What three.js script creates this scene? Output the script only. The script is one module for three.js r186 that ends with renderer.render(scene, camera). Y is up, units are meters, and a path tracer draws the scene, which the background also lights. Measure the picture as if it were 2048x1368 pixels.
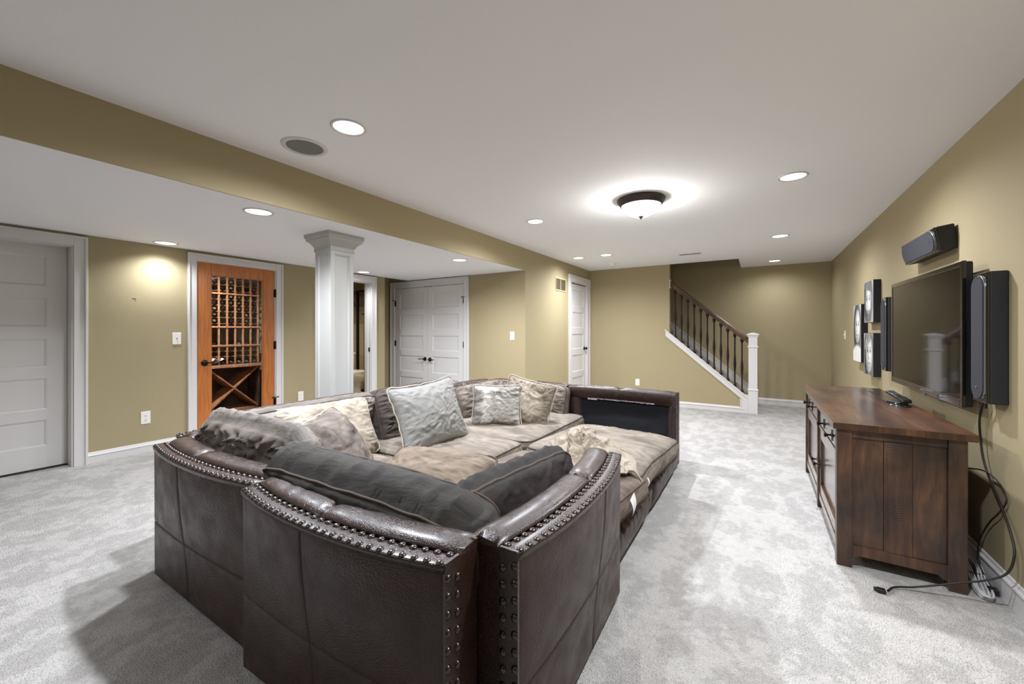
import * as THREE from 'three';
import { RoundedBoxGeometry } from 'three/addons/geometries/RoundedBoxGeometry.js';
import { mergeGeometries, mergeVertices } from 'three/addons/utils/BufferGeometryUtils.js';
import { createNoise2D, createNoise3D } from 'simplex-noise';

// ------------------------------------------------------------------ camera, lamps, exposure
const YAW = Math.atan(493 / 800);
const camera = new THREE.PerspectiveCamera(2 * Math.atan(684 / 800) * 180 / Math.PI, 2048 / 1368, 0.05, 60);
camera.position.set(0, 1.3, 0);
camera.rotation.y = YAW;
camera.setViewOffset(2048, 1368, 0, 23, 2048, 1368);
const renderer = new THREE.WebGLRenderer({ antialias: true });
renderer.toneMapping = THREE.LinearToneMapping;
renderer.toneMappingExposure = 1.5;
renderer.shadowMap.enabled = true;
const scene = new THREE.Scene();
scene.background = new THREE.Color(0x000000);

const LAMP = { can: 13.5, soffit: 8, flush: 1.35, cellar: 13, bath: 14 };   // candela of each kind of lamp
const GLOW = 2.2;                                                        // how bright a lens looks
const CAN_SPOTS = [
  [-1.96, -1.431, 'recessed ceiling light beside the round ceiling speaker'],
  [0.217, -3.612, 'recessed ceiling light nearest the wall-mounted television'],
  [-1.986, -3.69, 'recessed ceiling light left of the dome lamp, level with it'],
  [0.221, -5.804, 'recessed ceiling light in front of the stair foot, near the canvas portraits'],
  [-1.96, -5.886, 'recessed ceiling light beside the smoke detector'],
  [-2.41, -5.903, 'recessed ceiling light close to the return grille and panelled door'],
  [0.223, -7.817, 'farthest recessed ceiling light, beyond the stair newel post'],
  [0.22, -1.44, 'recessed ceiling light above the camera, outside the photograph'],
  [-1.96, 0.8, 'recessed ceiling light behind the camera'],
];
const SOFFIT_SPOTS = [
  [-3.0, -1.463, 'recessed light in the low soffit in front of the column'],
  [-4.825, -1.521, 'recessed light in the low soffit beside the wine room door'],
  [-3.022, -3.716, 'recessed light in the low soffit in front of the double doors'],
  [-4.811, -3.758, 'recessed light in the low soffit right of the column, above the bathroom door'],
  [-3.0, 0.8, 'recessed soffit light behind the camera, nearer the room'],
  [-4.82, 0.8, 'recessed soffit light behind the camera, nearer the white door'],
];

// ------------------------------------------------------------------ helpers
function rng(seed) { let a = seed >>> 0; return () => { a |= 0; a = a + 0x6D2B79F5 | 0; let t = Math.imul(a ^ a >>> 15, 1 | a); t = t + Math.imul(t ^ t >>> 7, 61 | t) ^ t; return ((t ^ t >>> 14) >>> 0) / 4294967296; }; }
const n2 = createNoise2D(rng(7)), n3 = createNoise3D(rng(11));
const fbm = (x, y, o = 4) => { let s = 0, a = 0.5, f = 1; for (let i = 0; i < o; i++) { s += a * n2(x * f + i * 17.3, y * f - i * 9.1); a *= 0.5; f *= 2.03; } return s; };
const V = (x, y, z) => new THREE.Vector3(x, y, z);
const clamp = (x, a = 0, b = 1) => Math.min(b, Math.max(a, x));
const mix = (a, b, t) => a + (b - a) * t;
const smooth = (a, b, x) => { const t = clamp((x - a) / (b - a)); return t * t * (3 - 2 * t); };
const taken = {};
function numbered(name) { const n = taken[name] = (taken[name] ?? -1) + 1; return n ? `${name}_${String(n).padStart(3, '0')}` : name; }
function tag(o, label, category, group) { o.userData.label = label; o.userData.category = category; if (group) o.userData.group = group; return o; }
function thing(name, label, category, pos = [0, 0, 0], turn = 0, group) {
  const o = new THREE.Group(); o.name = numbered(name); o.position.set(...pos); o.rotation.y = turn; scene.add(o);
  return tag(o, label, category, group);
}
function structure(name, pos = [0, 0, 0], turn = 0) {
  const o = new THREE.Group(); o.name = name; o.position.set(...pos); o.rotation.y = turn; o.userData.kind = 'structure'; scene.add(o); return o;
}
const partNames = new WeakMap();
function partName(parent, name) { let m = partNames.get(parent); if (!m) partNames.set(parent, m = {}); const n = m[name] = (m[name] ?? -1) + 1; return n ? `${name}_${String(n).padStart(3, '0')}` : name; }
function boxUV(g) {     // uv in metres, from the dominant side of each face
  g = g.index ? g.toNonIndexed() : g;
  const p = g.attributes.position, uv = new Float32Array(p.count * 2), a = V(), b = V(), c = V(), n = V();
  for (let i = 0; i < p.count; i += 3) {
    a.fromBufferAttribute(p, i); b.fromBufferAttribute(p, i + 1); c.fromBufferAttribute(p, i + 2);
    n.copy(b).sub(a).cross(c.clone().sub(a));
    const x = Math.abs(n.x), y = Math.abs(n.y), z = Math.abs(n.z);
    for (let k = 0; k < 3; k++) { const q = [a, b, c][k]; const [u, v] = y >= x && y >= z ? [q.x, q.z] : x >= z ? [q.z, q.y] : [q.x, q.y]; uv[(i + k) * 2] = u; uv[(i + k) * 2 + 1] = v; }
  }
  g.setAttribute('uv', new THREE.BufferAttribute(uv, 2)); return g;
}
function clean(g) { g = g.index ? g.toNonIndexed() : g; if (!g.attributes.normal) g.computeVertexNormals(); for (const k of Object.keys(g.attributes)) if (!['position', 'normal', 'uv'].includes(k)) g.deleteAttribute(k); return g; }
function add(parent, name, geos, mat, opt = {}) {
  let g = Array.isArray(geos) ? (geos.length > 1 ? mergeGeometries(geos.map((x) => { x = clean(x); if (opt.keepUV !== true && x.attributes.uv) x.deleteAttribute('uv'); return x; })) : geos[0]) : geos;
  if (!opt.keepUV) g = boxUV(g);
  const m = new THREE.Mesh(g, mat);
  m.castShadow = m.receiveShadow = true;
  if (parent === scene) { m.name = opt.exact ? name : numbered(name); } else m.name = partName(parent, name);
  if (opt.kind) m.userData.kind = opt.kind;
  if (opt.label) m.userData.label = opt.label;
  parent.add(m); return m;
}
const B = (x0, x1, y0, y1, z0, z1) => new THREE.BoxGeometry(Math.abs(x1 - x0), Math.abs(y1 - y0), Math.abs(z1 - z0)).translate((x0 + x1) / 2, (y0 + y1) / 2, (z0 + z1) / 2);
const R = (x0, x1, y0, y1, z0, z1, r = 0.004, s = 2) => new RoundedBoxGeometry(Math.abs(x1 - x0), Math.abs(y1 - y0), Math.abs(z1 - z0), s, r).translate((x0 + x1) / 2, (y0 + y1) / 2, (z0 + z1) / 2);
function outward(g) {   // closed solid: make the triangles face out
  const p = g.attributes.position, ix = g.index; let vol = 0; const a = V(), b = V(), c = V();
  const n = ix ? ix.count : p.count, at = (i) => ix ? ix.getX(i) : i;
  for (let i = 0; i < n; i += 3) { a.fromBufferAttribute(p, at(i)); b.fromBufferAttribute(p, at(i + 1)); c.fromBufferAttribute(p, at(i + 2)); vol += a.dot(b.cross(c)); }
  if (vol < 0) {
    if (ix) for (let i = 0; i < n; i += 3) { const t = ix.getX(i + 1); ix.setX(i + 1, ix.getX(i + 2)); ix.setX(i + 2, t); }
    else for (const k of Object.keys(g.attributes)) { const A = g.attributes[k]; for (let i = 0; i < n; i += 3) for (let c2 = 0; c2 < A.itemSize; c2++) { const s = A.itemSize, t = A.array[(i + 1) * s + c2]; A.array[(i + 1) * s + c2] = A.array[(i + 2) * s + c2]; A.array[(i + 2) * s + c2] = t; } }
  }
  g.computeVertexNormals(); return g;
}
function prism(prof, A, D, U, W) {     // polygon prof [[u,w]] in the plane U,W swept from A by the vector D
  const tri = THREE.ShapeUtils.triangulateShape(prof.map(([x, y]) => new THREE.Vector2(x, y)), []);
  const at = ([u, w], e) => A.clone().addScaledVector(U, u).addScaledVector(W, w).addScaledVector(D, e);
  const out = [], put = (...ps) => ps.forEach((p) => out.push(p.x, p.y, p.z)), n = prof.length;
  for (const [i, j, k] of tri) { put(at(prof[i], 0), at(prof[j], 0), at(prof[k], 0)); put(at(prof[k], 1), at(prof[j], 1), at(prof[i], 1)); }
  const area = THREE.ShapeUtils.area(prof.map(([x, y]) => new THREE.Vector2(x, y)));
  for (let i = 0; i < n; i++) { const p = prof[i], q = prof[(i + 1) % n]; const a = at(p, 0), b = at(q, 0), c = at(q, 1), d = at(p, 1); if (area > 0) put(a, c, b, a, d, c); else put(a, b, c, a, c, d); }
  const g = new THREE.BufferGeometry(); g.setAttribute('position', new THREE.Float32BufferAttribute(out, 3));
  if (area < 0) { /* triangulation follows the outline's sense */ }
  return outward(g);
}
function grid(nu, nv, f, wrapU = false) {     // f(u,v) -> Vector3, u,v in 0..1; uv kept as 0..1
  const pos = [], uv = [], idx = [];
  for (let j = 0; j <= nv; j++) for (let i = 0; i <= nu; i++) { const p = f(i / nu, j / nv); pos.push(p.x, p.y, p.z); uv.push(i / nu, j / nv); }
  for (let j = 0; j < nv; j++) for (let i = 0; i < nu; i++) { const a = j * (nu + 1) + i, b = a + 1, c = a + nu + 1, d = c + 1; idx.push(a, b, d, a, d, c); }
  const g = new THREE.BufferGeometry(); g.setAttribute('position', new THREE.Float32BufferAttribute(pos, 3)); g.setAttribute('uv', new THREE.Float32BufferAttribute(uv, 2)); g.setIndex(idx); g.computeVertexNormals(); return g;
}
const lathe = (pts, seg = 24) => new THREE.LatheGeometry(pts.map(([r, y]) => new THREE.Vector2(r, y)), seg);
const tube = (pts, r, seg = 40, rad = 8, closed = false) => new THREE.TubeGeometry(new THREE.CatmullRomCurve3(pts.map((p) => p.isVector3 ? p : V(...p)), closed, 'centripetal'), seg, r, rad, closed);
const cyl = (r, h, s = 20, r2 = r) => new THREE.CylinderGeometry(r2, r, h, s);

// ------------------------------------------------------------------ textures
function tex(n, f, { srgb = true, metres = 1, wrap = THREE.MirroredRepeatWrapping } = {}) {
  const d = new Uint8Array(n * n * 4);
  for (let y = 0; y < n; y++) for (let x = 0; x < n; x++) { const c = f(x / n, y / n), k = (y * n + x) * 4; for (let q = 0; q < 3; q++) d[k + q] = clamp(Array.isArray(c) ? c[q] : c) * 255; d[k + 3] = 255; }
  const t = new THREE.DataTexture(d, n, n, THREE.RGBAFormat);
  t.magFilter = THREE.LinearFilter; t.minFilter = THREE.LinearMipmapLinearFilter; t.generateMipmaps = true; t.wrapS = t.wrapT = wrap; t.repeat.set(1 / metres, 1 / metres);
  if (srgb) t.colorSpace = THREE.SRGBColorSpace; t.needsUpdate = true; return t;
}
function again(t, sx, sy = sx) { const c = t.clone(); c.repeat.set(1 / sx, 1 / sy); c.needsUpdate = true; return c; }
const rgb = (r, g, b) => new THREE.Color().setRGB(r / 255, g / 255, b / 255, THREE.SRGBColorSpace);
const lerp3 = (a, b, t) => [mix(a[0], b[0], t), mix(a[1], b[1], t), mix(a[2], b[2], t)];
const c255 = (r, g, b) => [r / 255, g / 255, b / 255];

const plasterBump = tex(256, (x, y) => 0.5 + 0.5 * fbm(x * 40, y * 40, 3), { srgb: false, metres: 0.5 });
const carpetSeed = rng(78), carpetNoise = new Float32Array(1024 * 1024).map(() => carpetSeed());
const carpetMap = tex(1024, (x, y) => {   // pile lying in soft trodden patches
  const big = fbm(x * 2.4 + 4, y * 2.4, 3), sweep = fbm(x * 13 + 0.35 * big, y * 9 + 30, 5), fine = fbm(x * 40, y * 40, 3), pile = carpetNoise[(Math.floor(y * 1024) % 1024) * 1024 + Math.floor(x * 1024) % 1024] - 0.5;
  const v = 0.69 + 0.02 * big + 0.038 * (smooth(-0.12, 0.16, sweep + 0.4 * fine + 0.2 * big) - 0.5) + 0.03 * sweep + 0.03 * fine + 0.09 * pile;
  return [v, v * 0.98, v * 0.955];
}, { metres: 3 });
const carpetRnd = rng(77), carpetGrain = new Float32Array(512 * 512).map(() => carpetRnd());
const carpetBump = tex(512, (x, y) => { const i = Math.round(x * 512), j = Math.round(y * 512), g = (a, b) => carpetGrain[((b + 512) % 512) * 512 + (a + 512) % 512]; return 0.22 * (g(i, j) + g(i + 1, j) + g(i, j + 1) + g(i + 1, j + 1)) + 0.12 * (n2(x * 60, y * 60) + 1); }, { srgb: false, metres: 0.9 });
const leatherMap = tex(512, (x, y) => { const m = fbm(x * 5, y * 5, 5), s = fbm(x * 22 + 8, y * 3, 3); return lerp3(c255(43, 24, 19), c255(58, 36, 29), clamp(0.45 + 0.7 * m + 0.25 * s)); }, { metres: 1 });
const leatherBump = tex(512, (x, y) => 0.5 + 0.28 * fbm(x * 70, y * 70, 3) + 0.2 * fbm(x * 6, y * 6, 3), { srgb: false, metres: 0.6 });
const leatherRough = tex(256, (x, y) => 0.62 + 0.3 * fbm(x * 9, y * 9, 4), { srgb: false, metres: 1 });
const woodDark = tex(1024, (x, y) => {   // dark distressed hardwood, grain along v
  const g = fbm(x * 26 + 0.6 * fbm(x * 3, y * 2, 3), y * 2.2, 4), blotch = fbm(x * 3 + 9, y * 2.4, 4), fine = n2(x * 170, y * 9);
  const t = clamp(0.42 + 0.26 * g + 0.55 * blotch + 0.08 * fine);
  return t < 0.5 ? lerp3(c255(40, 27, 20), c255(76, 52, 37), t * 2) : lerp3(c255(76, 52, 37), c255(124, 88, 60), t * 2 - 1);
}, { metres: 1.1 });
const sawBump = tex(512, (x, y) => 0.5 + 0.3 * Math.sin(y * 260 + 18 * Math.sqrt(Math.abs(x - 0.2)) + 4 * fbm(x * 3, y * 3, 2)) * smooth(-0.15, 0.35, fbm(x * 2.2 + 5, y * 1.3 + 2, 2)) + 0.2 * fbm(x * 60, y * 6, 3), { srgb: false, metres: 0.5 });
const woodDoor = tex(512, (x, y) => { const g = fbm(x * 30 + fbm(x * 3, y * 1.5, 2), y * 1.4, 4), q = fbm(x * 3, y * 1.1 + 7, 3); return lerp3(c255(150, 82, 30), c255(204, 124, 58), clamp(0.5 + 0.5 * g + 0.35 * q)); }, { metres: 0.8 });
const woodRack = tex(256, (x, y) => lerp3(c255(150, 96, 60), c255(206, 150, 104), clamp(0.5 + 0.8 * fbm(x * 12, y * 3, 3))), { metres: 0.5 });
const fabricBump = tex(512, (x, y) => 0.5 + 0.25 * n2(x * 180, y * 180) + 0.3 * fbm(x * 9, y * 9, 4), { srgb: false, metres: 0.4 });
function velvet(dark, light, seed, sx = 5, sy = 5, bias = 0, hard = 0.9) {      // crushed velvet: the nap lies in patches of two tones
  return tex(512, (x, y) => { const wx = fbm(x * 2 + seed, y * 2, 2), big = fbm(x * 1.6 + seed + 0.5 * wx, y * 1.6 - seed, 3), n = fbm(x * sx + seed + 0.4 * wx, y * sy * 2.2 + seed * 2 + 0.9 * wx, 4), f = n2(x * 160, y * 160) * 0.04; return lerp3(dark, light, clamp(0.5 + bias + hard * (0.45 * n + 0.75 * big) + f)); }, { metres: 0.85 });
}

// ------------------------------------------------------------------ materials
const std = (o) => new THREE.MeshStandardMaterial(o), phys = (o) => new THREE.MeshPhysicalMaterial(o);
const M = {
  wall: std({ color: rgb(163, 149, 115), roughness: 0.75, bumpMap: plasterBump, bumpScale: 0.0006 }),
  ceiling: std({ color: rgb(243, 243, 245), roughness: 0.9, bumpMap: plasterBump, bumpScale: 0.0004 }),
  trim: std({ color: rgb(214, 211, 208), roughness: 0.35 }),
  columnPaint: std({ color: rgb(184, 184, 180), roughness: 0.4 }),
  carpet: std({ map: carpetMap, roughness: 1, bumpMap: carpetBump, bumpScale: 0.008 }),
  stairCarpet: std({ color: rgb(150, 132, 112), roughness: 1, bumpMap: carpetBump, bumpScale: 0.005 }),
  leather: phys({ map: leatherMap, specularIntensity: 0.7, roughnessMap: leatherRough, roughness: 0.62, bumpMap: leatherBump, bumpScale: 0.004, clearcoat: 0.08, clearcoatRoughness: 0.35 }),
  leatherRim: phys({ map: again(leatherMap, 0.6), color: rgb(235, 225, 215), roughnessMap: leatherRough, roughness: 0.5, bumpMap: again(leatherBump, 0.35), bumpScale: 0.004, clearcoat: 0.45, clearcoatRoughness: 0.28 }),
  nail: std({ color: rgb(84, 78, 75), metalness: 0.9, roughness: 0.26 }),
  blackCloth: std({ color: rgb(26, 27, 33), roughness: 1, bumpMap: fabricBump, bumpScale: 0.002 }),
  torn: std({ color: rgb(190, 186, 180), roughness: 1 }),
  bronze: std({ color: rgb(38, 32, 29), metalness: 0.75, roughness: 0.42 }),
  iron: std({ color: rgb(36, 29, 25), metalness: 0.5, roughness: 0.5 }),
  rail: std({ map: woodDark, roughness: 0.4 }),
  wood: phys({ map: woodDark, roughness: 0.42, bumpMap: again(sawBump, 0.9), bumpScale: 0.0008, clearcoat: 0.25, clearcoatRoughness: 0.3 }),
  woodSawn: phys({ map: woodDark, roughness: 0.45, bumpMap: sawBump, bumpScale: 0.003, clearcoat: 0.2, clearcoatRoughness: 0.35 }),
  woodTop: phys({ map: again(woodDark, 0.8, 1.6), color: rgb(255, 235, 215), roughness: 0.3, bumpMap: again(sawBump, 1.2), bumpScale: 0.0008, clearcoat: 0.5, clearcoatRoughness: 0.2 }),
  woodDoor: phys({ map: woodDoor, roughness: 0.38, clearcoat: 0.3, clearcoatRoughness: 0.25 }),
  woodFront: phys({ map: woodDark, color: rgb(255, 246, 238), roughness: 0.3, bumpMap: again(sawBump, 1.4), bumpScale: 0.0004, clearcoat: 1, clearcoatRoughness: 0.14 }),
  rack: std({ map: woodRack, roughness: 0.6 }),
  rackDark: std({ map: woodDark, roughness: 0.6 }),
  glass: phys({ color: 0xffffff, transmission: 1, thickness: 0, roughness: 0.02, ior: 1.5 }),
  bottle: phys({ color: rgb(14, 18, 14), roughness: 0.12, clearcoat: 0.6 }),
  capsule: [rgb(70, 12, 16), rgb(18, 18, 20), rgb(90, 82, 66), rgb(120, 116, 108)].map((c) => std({ color: c, roughness: 0.35, metalness: 0.3 })),
  black: std({ color: rgb(24, 24, 27), roughness: 0.42 }),
  blackGloss: phys({ color: rgb(10, 10, 11), roughness: 0.16, clearcoat: 1, clearcoatRoughness: 0.05 }),
  screen: phys({ color: rgb(20, 18, 14), roughness: 0.05, specularIntensity: 1, ior: 1.5 }),
  speakerBody: std({ color: rgb(34, 35, 40), roughness: 0.6, bumpMap: fabricBump, bumpScale: 0.0006 }),
  speakerCloth: std({ color: rgb(50, 50, 56), roughness: 0.95, bumpMap: again(fabricBump, 0.12), bumpScale: 0.001 }),
  silver: std({ color: rgb(170, 170, 172), metalness: 0.9, roughness: 0.3 }),
  plate: std({ color: rgb(238, 234, 224), roughness: 0.35 }),
  slot: std({ color: rgb(60, 56, 50), roughness: 0.8 }),
  grille: std({ color: rgb(128, 127, 124), roughness: 0.9, bumpMap: again(fabricBump, 0.1), bumpScale: 0.001 }),
  ventDark: std({ color: rgb(112, 98, 74), roughness: 0.8 }),
  ventPaint: std({ color: rgb(200, 184, 142), roughness: 0.6 }),
  pan: std({ color: rgb(72, 64, 60), metalness: 0.4, roughness: 0.45 }),
  lens: std({ color: 0xffffff, emissive: 0xffffff, emissiveIntensity: GLOW, roughness: 0.6 }),
  bowl: std({ color: 0xffffff, emissive: rgb(255, 246, 236), emissiveIntensity: GLOW * 1.1, roughness: 0.4 }),
  porcelain: phys({ color: rgb(236, 218, 186), roughness: 0.15, clearcoat: 0.5 }),
  tile: [rgb(140, 112, 76), rgb(128, 100, 66), rgb(150, 122, 86)].map((c) => std({ color: c, roughness: 0.4, bumpMap: plasterBump, bumpScale: 0.002 })),
  grout: std({ color: rgb(98, 82, 60), roughness: 0.9 }),
  bathFloor: std({ color: rgb(88, 70, 52), roughness: 0.5 }),
  cellarWall: std({ color: rgb(120, 118, 104), roughness: 0.9 }),
  cellarFloor: std({ color: rgb(96, 78, 70), roughness: 0.6 }),
  cord: std({ color: rgb(30, 27, 22), roughness: 0.5 }),
  whiteCord: std({ color: rgb(206, 206, 206), roughness: 0.5 }),
  paper: std({ color: rgb(236, 236, 236), roughness: 0.9 }),
  canvasEdge: std({ color: rgb(30, 29, 33), roughness: 0.8 }),
};
const cloth = (map, o = {}) => phys({ map, roughness: 0.75, sheen: 1, sheenRoughness: 0.4, sheenColor: rgb(120, 114, 108), bumpMap: fabricBump, bumpScale: 0.002, ...o });
const F = {
  seat: cloth(velvet(c255(84, 74, 64), c255(152, 141, 127), 3, 3, 6, 0.05, 0.8)),
  seatDark: cloth(velvet(c255(66, 54, 46), c255(150, 134, 116), 5, 3, 5, -0.05, 0.8)),
  silver: cloth(velvet(c255(74, 66, 60), c255(150, 142, 133), 9, 1.6, 2.4, 0.0, 0.8), { roughness: 0.42, sheenColor: rgb(240, 236, 230), sheenRoughness: 0.3 }),
  darkGreen: cloth(velvet(c255(32, 29, 25), c255(78, 72, 65), 13, 3, 4, -0.1, 0.8), { sheenColor: rgb(120, 115, 108) }),
  darkBrown: cloth(velvet(c255(40, 33, 30), c255(92, 80, 72), 17, 3, 4, -0.05, 0.8), { sheenColor: rgb(120, 110, 104) }),
  blackBrown: cloth(velvet(c255(24, 19, 18), c255(58, 46, 40), 19, 3, 4, -0.1, 0.8), { sheenColor: rgb(90, 82, 78) }),
  brown: cloth(velvet(c255(66, 58, 52), c255(138, 126, 114), 21, 3, 6, -0.05, 0.9)),
  tan: cloth(velvet(c255(94, 80, 66), c255(156, 140, 121), 25, 3, 4, 0, 0.8)),
  cream: cloth(velvet(c255(100, 88, 72), c255(170, 159, 142), 29, 2, 5, 0.12, 1.1)),
  lightGrey: cloth(velvet(c255(120, 119, 114), c255(148, 147, 142), 33, 3, 4, 0.1, 0.5)),
  grey: cloth(velvet(c255(92, 86, 78), c255(188, 184, 176), 37, 2, 6, 0.1, 1.2)),
  blanket: cloth(velvet(c255(126, 113, 97), c255(172, 161, 146), 41, 4, 4, 0.1, 0.7), { sheen: 0.6, roughness: 0.95 }),
  piping: std({ color: rgb(74, 62, 54), roughness: 0.8 }),
  pipingLight: std({ color: rgb(176, 168, 156), roughness: 0.8 }),
};

// ------------------------------------------------------------------ the shell: floor, walls, ceiling, soffit
const X_R = 1.02, X_L = -5.02, X_B = -2.76, CEIL = 2.44, SOF = 2.137, Z_D = -4.83, Z_S = -7.3, Z_E = -8.36, Z_N = 2.5, T = 0.12, FL = 0.13;
const UX = V(1, 0, 0), UY = V(0, 1, 0), UZ = V(0, 0, 1);
{
  const f = prism([[1.14, 0], [1.14, -0.15], [-7.8, -0.15], [-7.8, FL], [X_L, FL], [-4.3, 0.08], [-3.6, 0.027], [-2.95, 0]], V(0, 0, Z_N), V(0, 0, Z_E - 0.1 - Z_N), UX, UY);
  add(scene, 'floor', [f], M.carpet, { kind: 'structure', exact: true });
}
{
  const g = [
    B(X_B, X_R + T, CEIL, CEIL + 0.12, Z_S, Z_N), B(-0.27, X_R + T, CEIL, CEIL + 0.3, Z_E, Z_S),
    B(-5.6, X_B, CEIL, CEIL + 0.12, Z_D, Z_N),
  ];
  add(scene, 'ceiling', g, M.ceiling, { kind: 'structure', exact: true });
}
// dropped soffit: white underside, painted face
add(scene, 'ceiling_soffit', [B(X_L, X_B - 0.012, SOF, SOF + 0.012, Z_D, Z_N)], M.ceiling, { kind: 'structure', exact: true });
add(scene, 'wall_soffit_face', [B(X_B - 0.012, X_B, SOF, CEIL, Z_D, Z_N), B(X_L, X_L + 0.012, SOF + 0.012, CEIL, Z_D, -4.32)], M.wall, { kind: 'structure', exact: true });
const D1 = [-0.95, -0.09], DW = [-2.645, -1.835], DB = [-4.055, -3.3];      // openings in the left wall, far and near edge
{
  const x0 = X_L - T, x1 = X_L, g = [];
  let z = Z_N;
  for (const [far, near] of [D1, DW, DB]) { g.push(B(x0, x1, 0, CEIL, near, z), B(x0, x1, 2.03, CEIL, far, near)); z = far; }
  g.push(B(x0, x1, 0, CEIL, -4.32, z));
  add(scene, 'wall_left', g, M.wall, { kind: 'structure', exact: true });
  // little alcove at the left of the double doors
  add(scene, 'wall_alcove', [B(-5.56, -5.5, 0, CEIL, Z_D, -4.36), B(-5.5, X_L - T, 0, CEIL, -4.36, -4.32)], M.wall, { kind: 'structure', exact: true });
}
const DD = [-5.352, -3.835];                                                  // double doors, left and right edge
add(scene, 'wall_double_doors', [B(DD[1], X_B - T, 0, CEIL, Z_D - T, Z_D), B(DD[0], DD[1], 2.03, CEIL, Z_D - T, Z_D), B(-5.6, DD[0], 0, CEIL, Z_D - T, Z_D)], M.wall, { kind: 'structure', exact: true });
const DK = [-7.17, -6.41];                                                    // panelled door in the wall under the soffit's line
add(scene, 'wall_middle', [B(X_B - T, X_B, 0, CEIL, DK[1], Z_D + 0.001), B(X_B - T, X_B, 2.15, CEIL, DK[0], DK[1]), B(X_B - T, X_B, 0, CEIL, Z_S, DK[0])], M.wall, { kind: 'structure', exact: true });
add(scene, 'wall_right', [B(X_R, X_R + T, 0, CEIL, Z_E, Z_N)], M.wall, { kind: 'structure', exact: true });
add(scene, 'wall_near', [B(X_L - T, X_R + T, 0, CEIL, Z_N, Z_N + T)], M.wall, { kind: 'structure', exact: true });
add(scene, 'wall_far', [B(X_B - T, X_R + T, 0, 5.0, Z_E - T, Z_E)], M.wall, { kind: 'structure', exact: true });
// stair wall: full height left of the opening, cut along the flight right of it
const stairY = (x) => 0.246 - 0.864 * (x + 0.147);
{
  const prof = [[X_B, 0], [-0.2, 0], [-0.2, stairY(-0.2) - 0.05], [-1.307, stairY(-1.307) - 0.05], [-1.307, CEIL], [X_B, CEIL]];
  add(scene, 'wall_stair', [prism(prof, V(0, 0, Z_S - 0.1), V(0, 0, 0.1), UX, UY)], M.wall, { kind: 'structure', exact: true });
}
// the stairwell above the ceiling
add(scene, 'wall_stairwell', [B(X_B - T, -0.27, CEIL + 0.12, 5.0, Z_S, Z_S + 0.1), B(-0.27, -0.17, CEIL + 0.3, 5.0, Z_E, Z_S + 0.1), B(X_B - T, X_B, 0, 5.0, Z_E, Z_S - 0.1)], M.wall, { kind: 'structure', exact: true });
add(scene, 'ceiling_stairwell', [B(X_B - T, -0.17, 5.0, 5.1, Z_E - T, Z_S + 0.1)], M.ceiling, { kind: 'structure', exact: true });

// baseboards: flat board with a bead on top. from A to B along the wall, n points into the room
function baseboard(name, A, E, n, h = 0.085) {
  const d = V(E[0] - A[0], (E[1] ?? 0) - (A[1] ?? 0), E[2] - A[2]);
  const prof = [[0, -0.03], [0.014, -0.03], [0.014, h - 0.012], [0.019, h - 0.010], [0.021, h - 0.003], [0.018, h + 0.003], [0.01, h + 0.006], [0.006, h + 0.02], [0, h + 0.024]];
  return add(scene, name, [prism(prof, V(...A), d, n, UY)], M.trim, { kind: 'structure', exact: true });
}
baseboard('baseboard_left', [X_L, FL, -1.03], [X_L, FL, -1.757], UX, 0.07);
baseboard('baseboard_left_middle', [X_L, FL, -2.73], [X_L, FL, -3.06], UX, 0.07);
baseboard('baseboard_right', [X_R, 0, Z_N], [X_R, 0, Z_E], V(-1, 0, 0), 0.11);
baseboard('baseboard_far', [-0.02, 0, Z_E], [X_R, 0, Z_E], UZ, 0.085);
baseboard('baseboard_stair', [X_B, 0, Z_S], [-0.2, 0, Z_S], UZ, 0.07);
baseboard('baseboard_middle', [X_B, 0, Z_D], [X_B, 0, -6.27], UX, 0.085);

// ------------------------------------------------------------------ doors
const PANELS = [[0.185, 0.41], [0.498, 0.768], [0.862, 1.105], [1.202, 1.455], [1.552, 1.81]];
function panelLeaf(parent, x0, w, h, y0 = 0, z = 0, side = 0.115) {      // five-panel leaf, front at z
  const k = h / 1.9, g = [], t = 0.036;
  g.push(B(x0, x0 + w, y0, y0 + h, z - t, z - 0.012));
  const L = x0 + side, Rr = x0 + w - side;
  g.push(B(x0, L, y0, y0 + h, z - 0.02, z), B(Rr, x0 + w, y0, y0 + h, z - 0.02, z));
  let last = y0;
  for (const [a, b] of [...PANELS, [1.9, 1.9]]) { g.push(B(L, Rr, last, y0 + a * k, z - 0.02, z)); last = y0 + b * k; }
  add(parent, 'door_leaf', g, M.trim);
  for (const [a, b] of PANELS) {
    const A = y0 + a * k, Bb = y0 + b * k, m = 0.016;
    const pr = [[0, 0], [0, -0.001], [m * 0.4, -0.003], [m * 0.8, -0.0095], [m, -0.0118], [0, -0.0118]].map(([p, q]) => [p, q]);
    const q = [
      prism(pr, V(L, A, z), V(Rr - L, 0, 0), UY, UZ), prism(pr, V(L, Bb, z), V(Rr - L, 0, 0), V(0, -1, 0), UZ),
      prism(pr, V(L, A, z), V(0, Bb - A, 0), UX, UZ), prism(pr, V(Rr, A, z), V(0, Bb - A, 0), V(-1, 0, 0), UZ),
      B(L + m, Rr - m, A + m, Bb - m, z - 0.0128, z - 0.0112),
    ];
    add(parent, 'door_panel', q, M.trim);
  }
}
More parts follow.
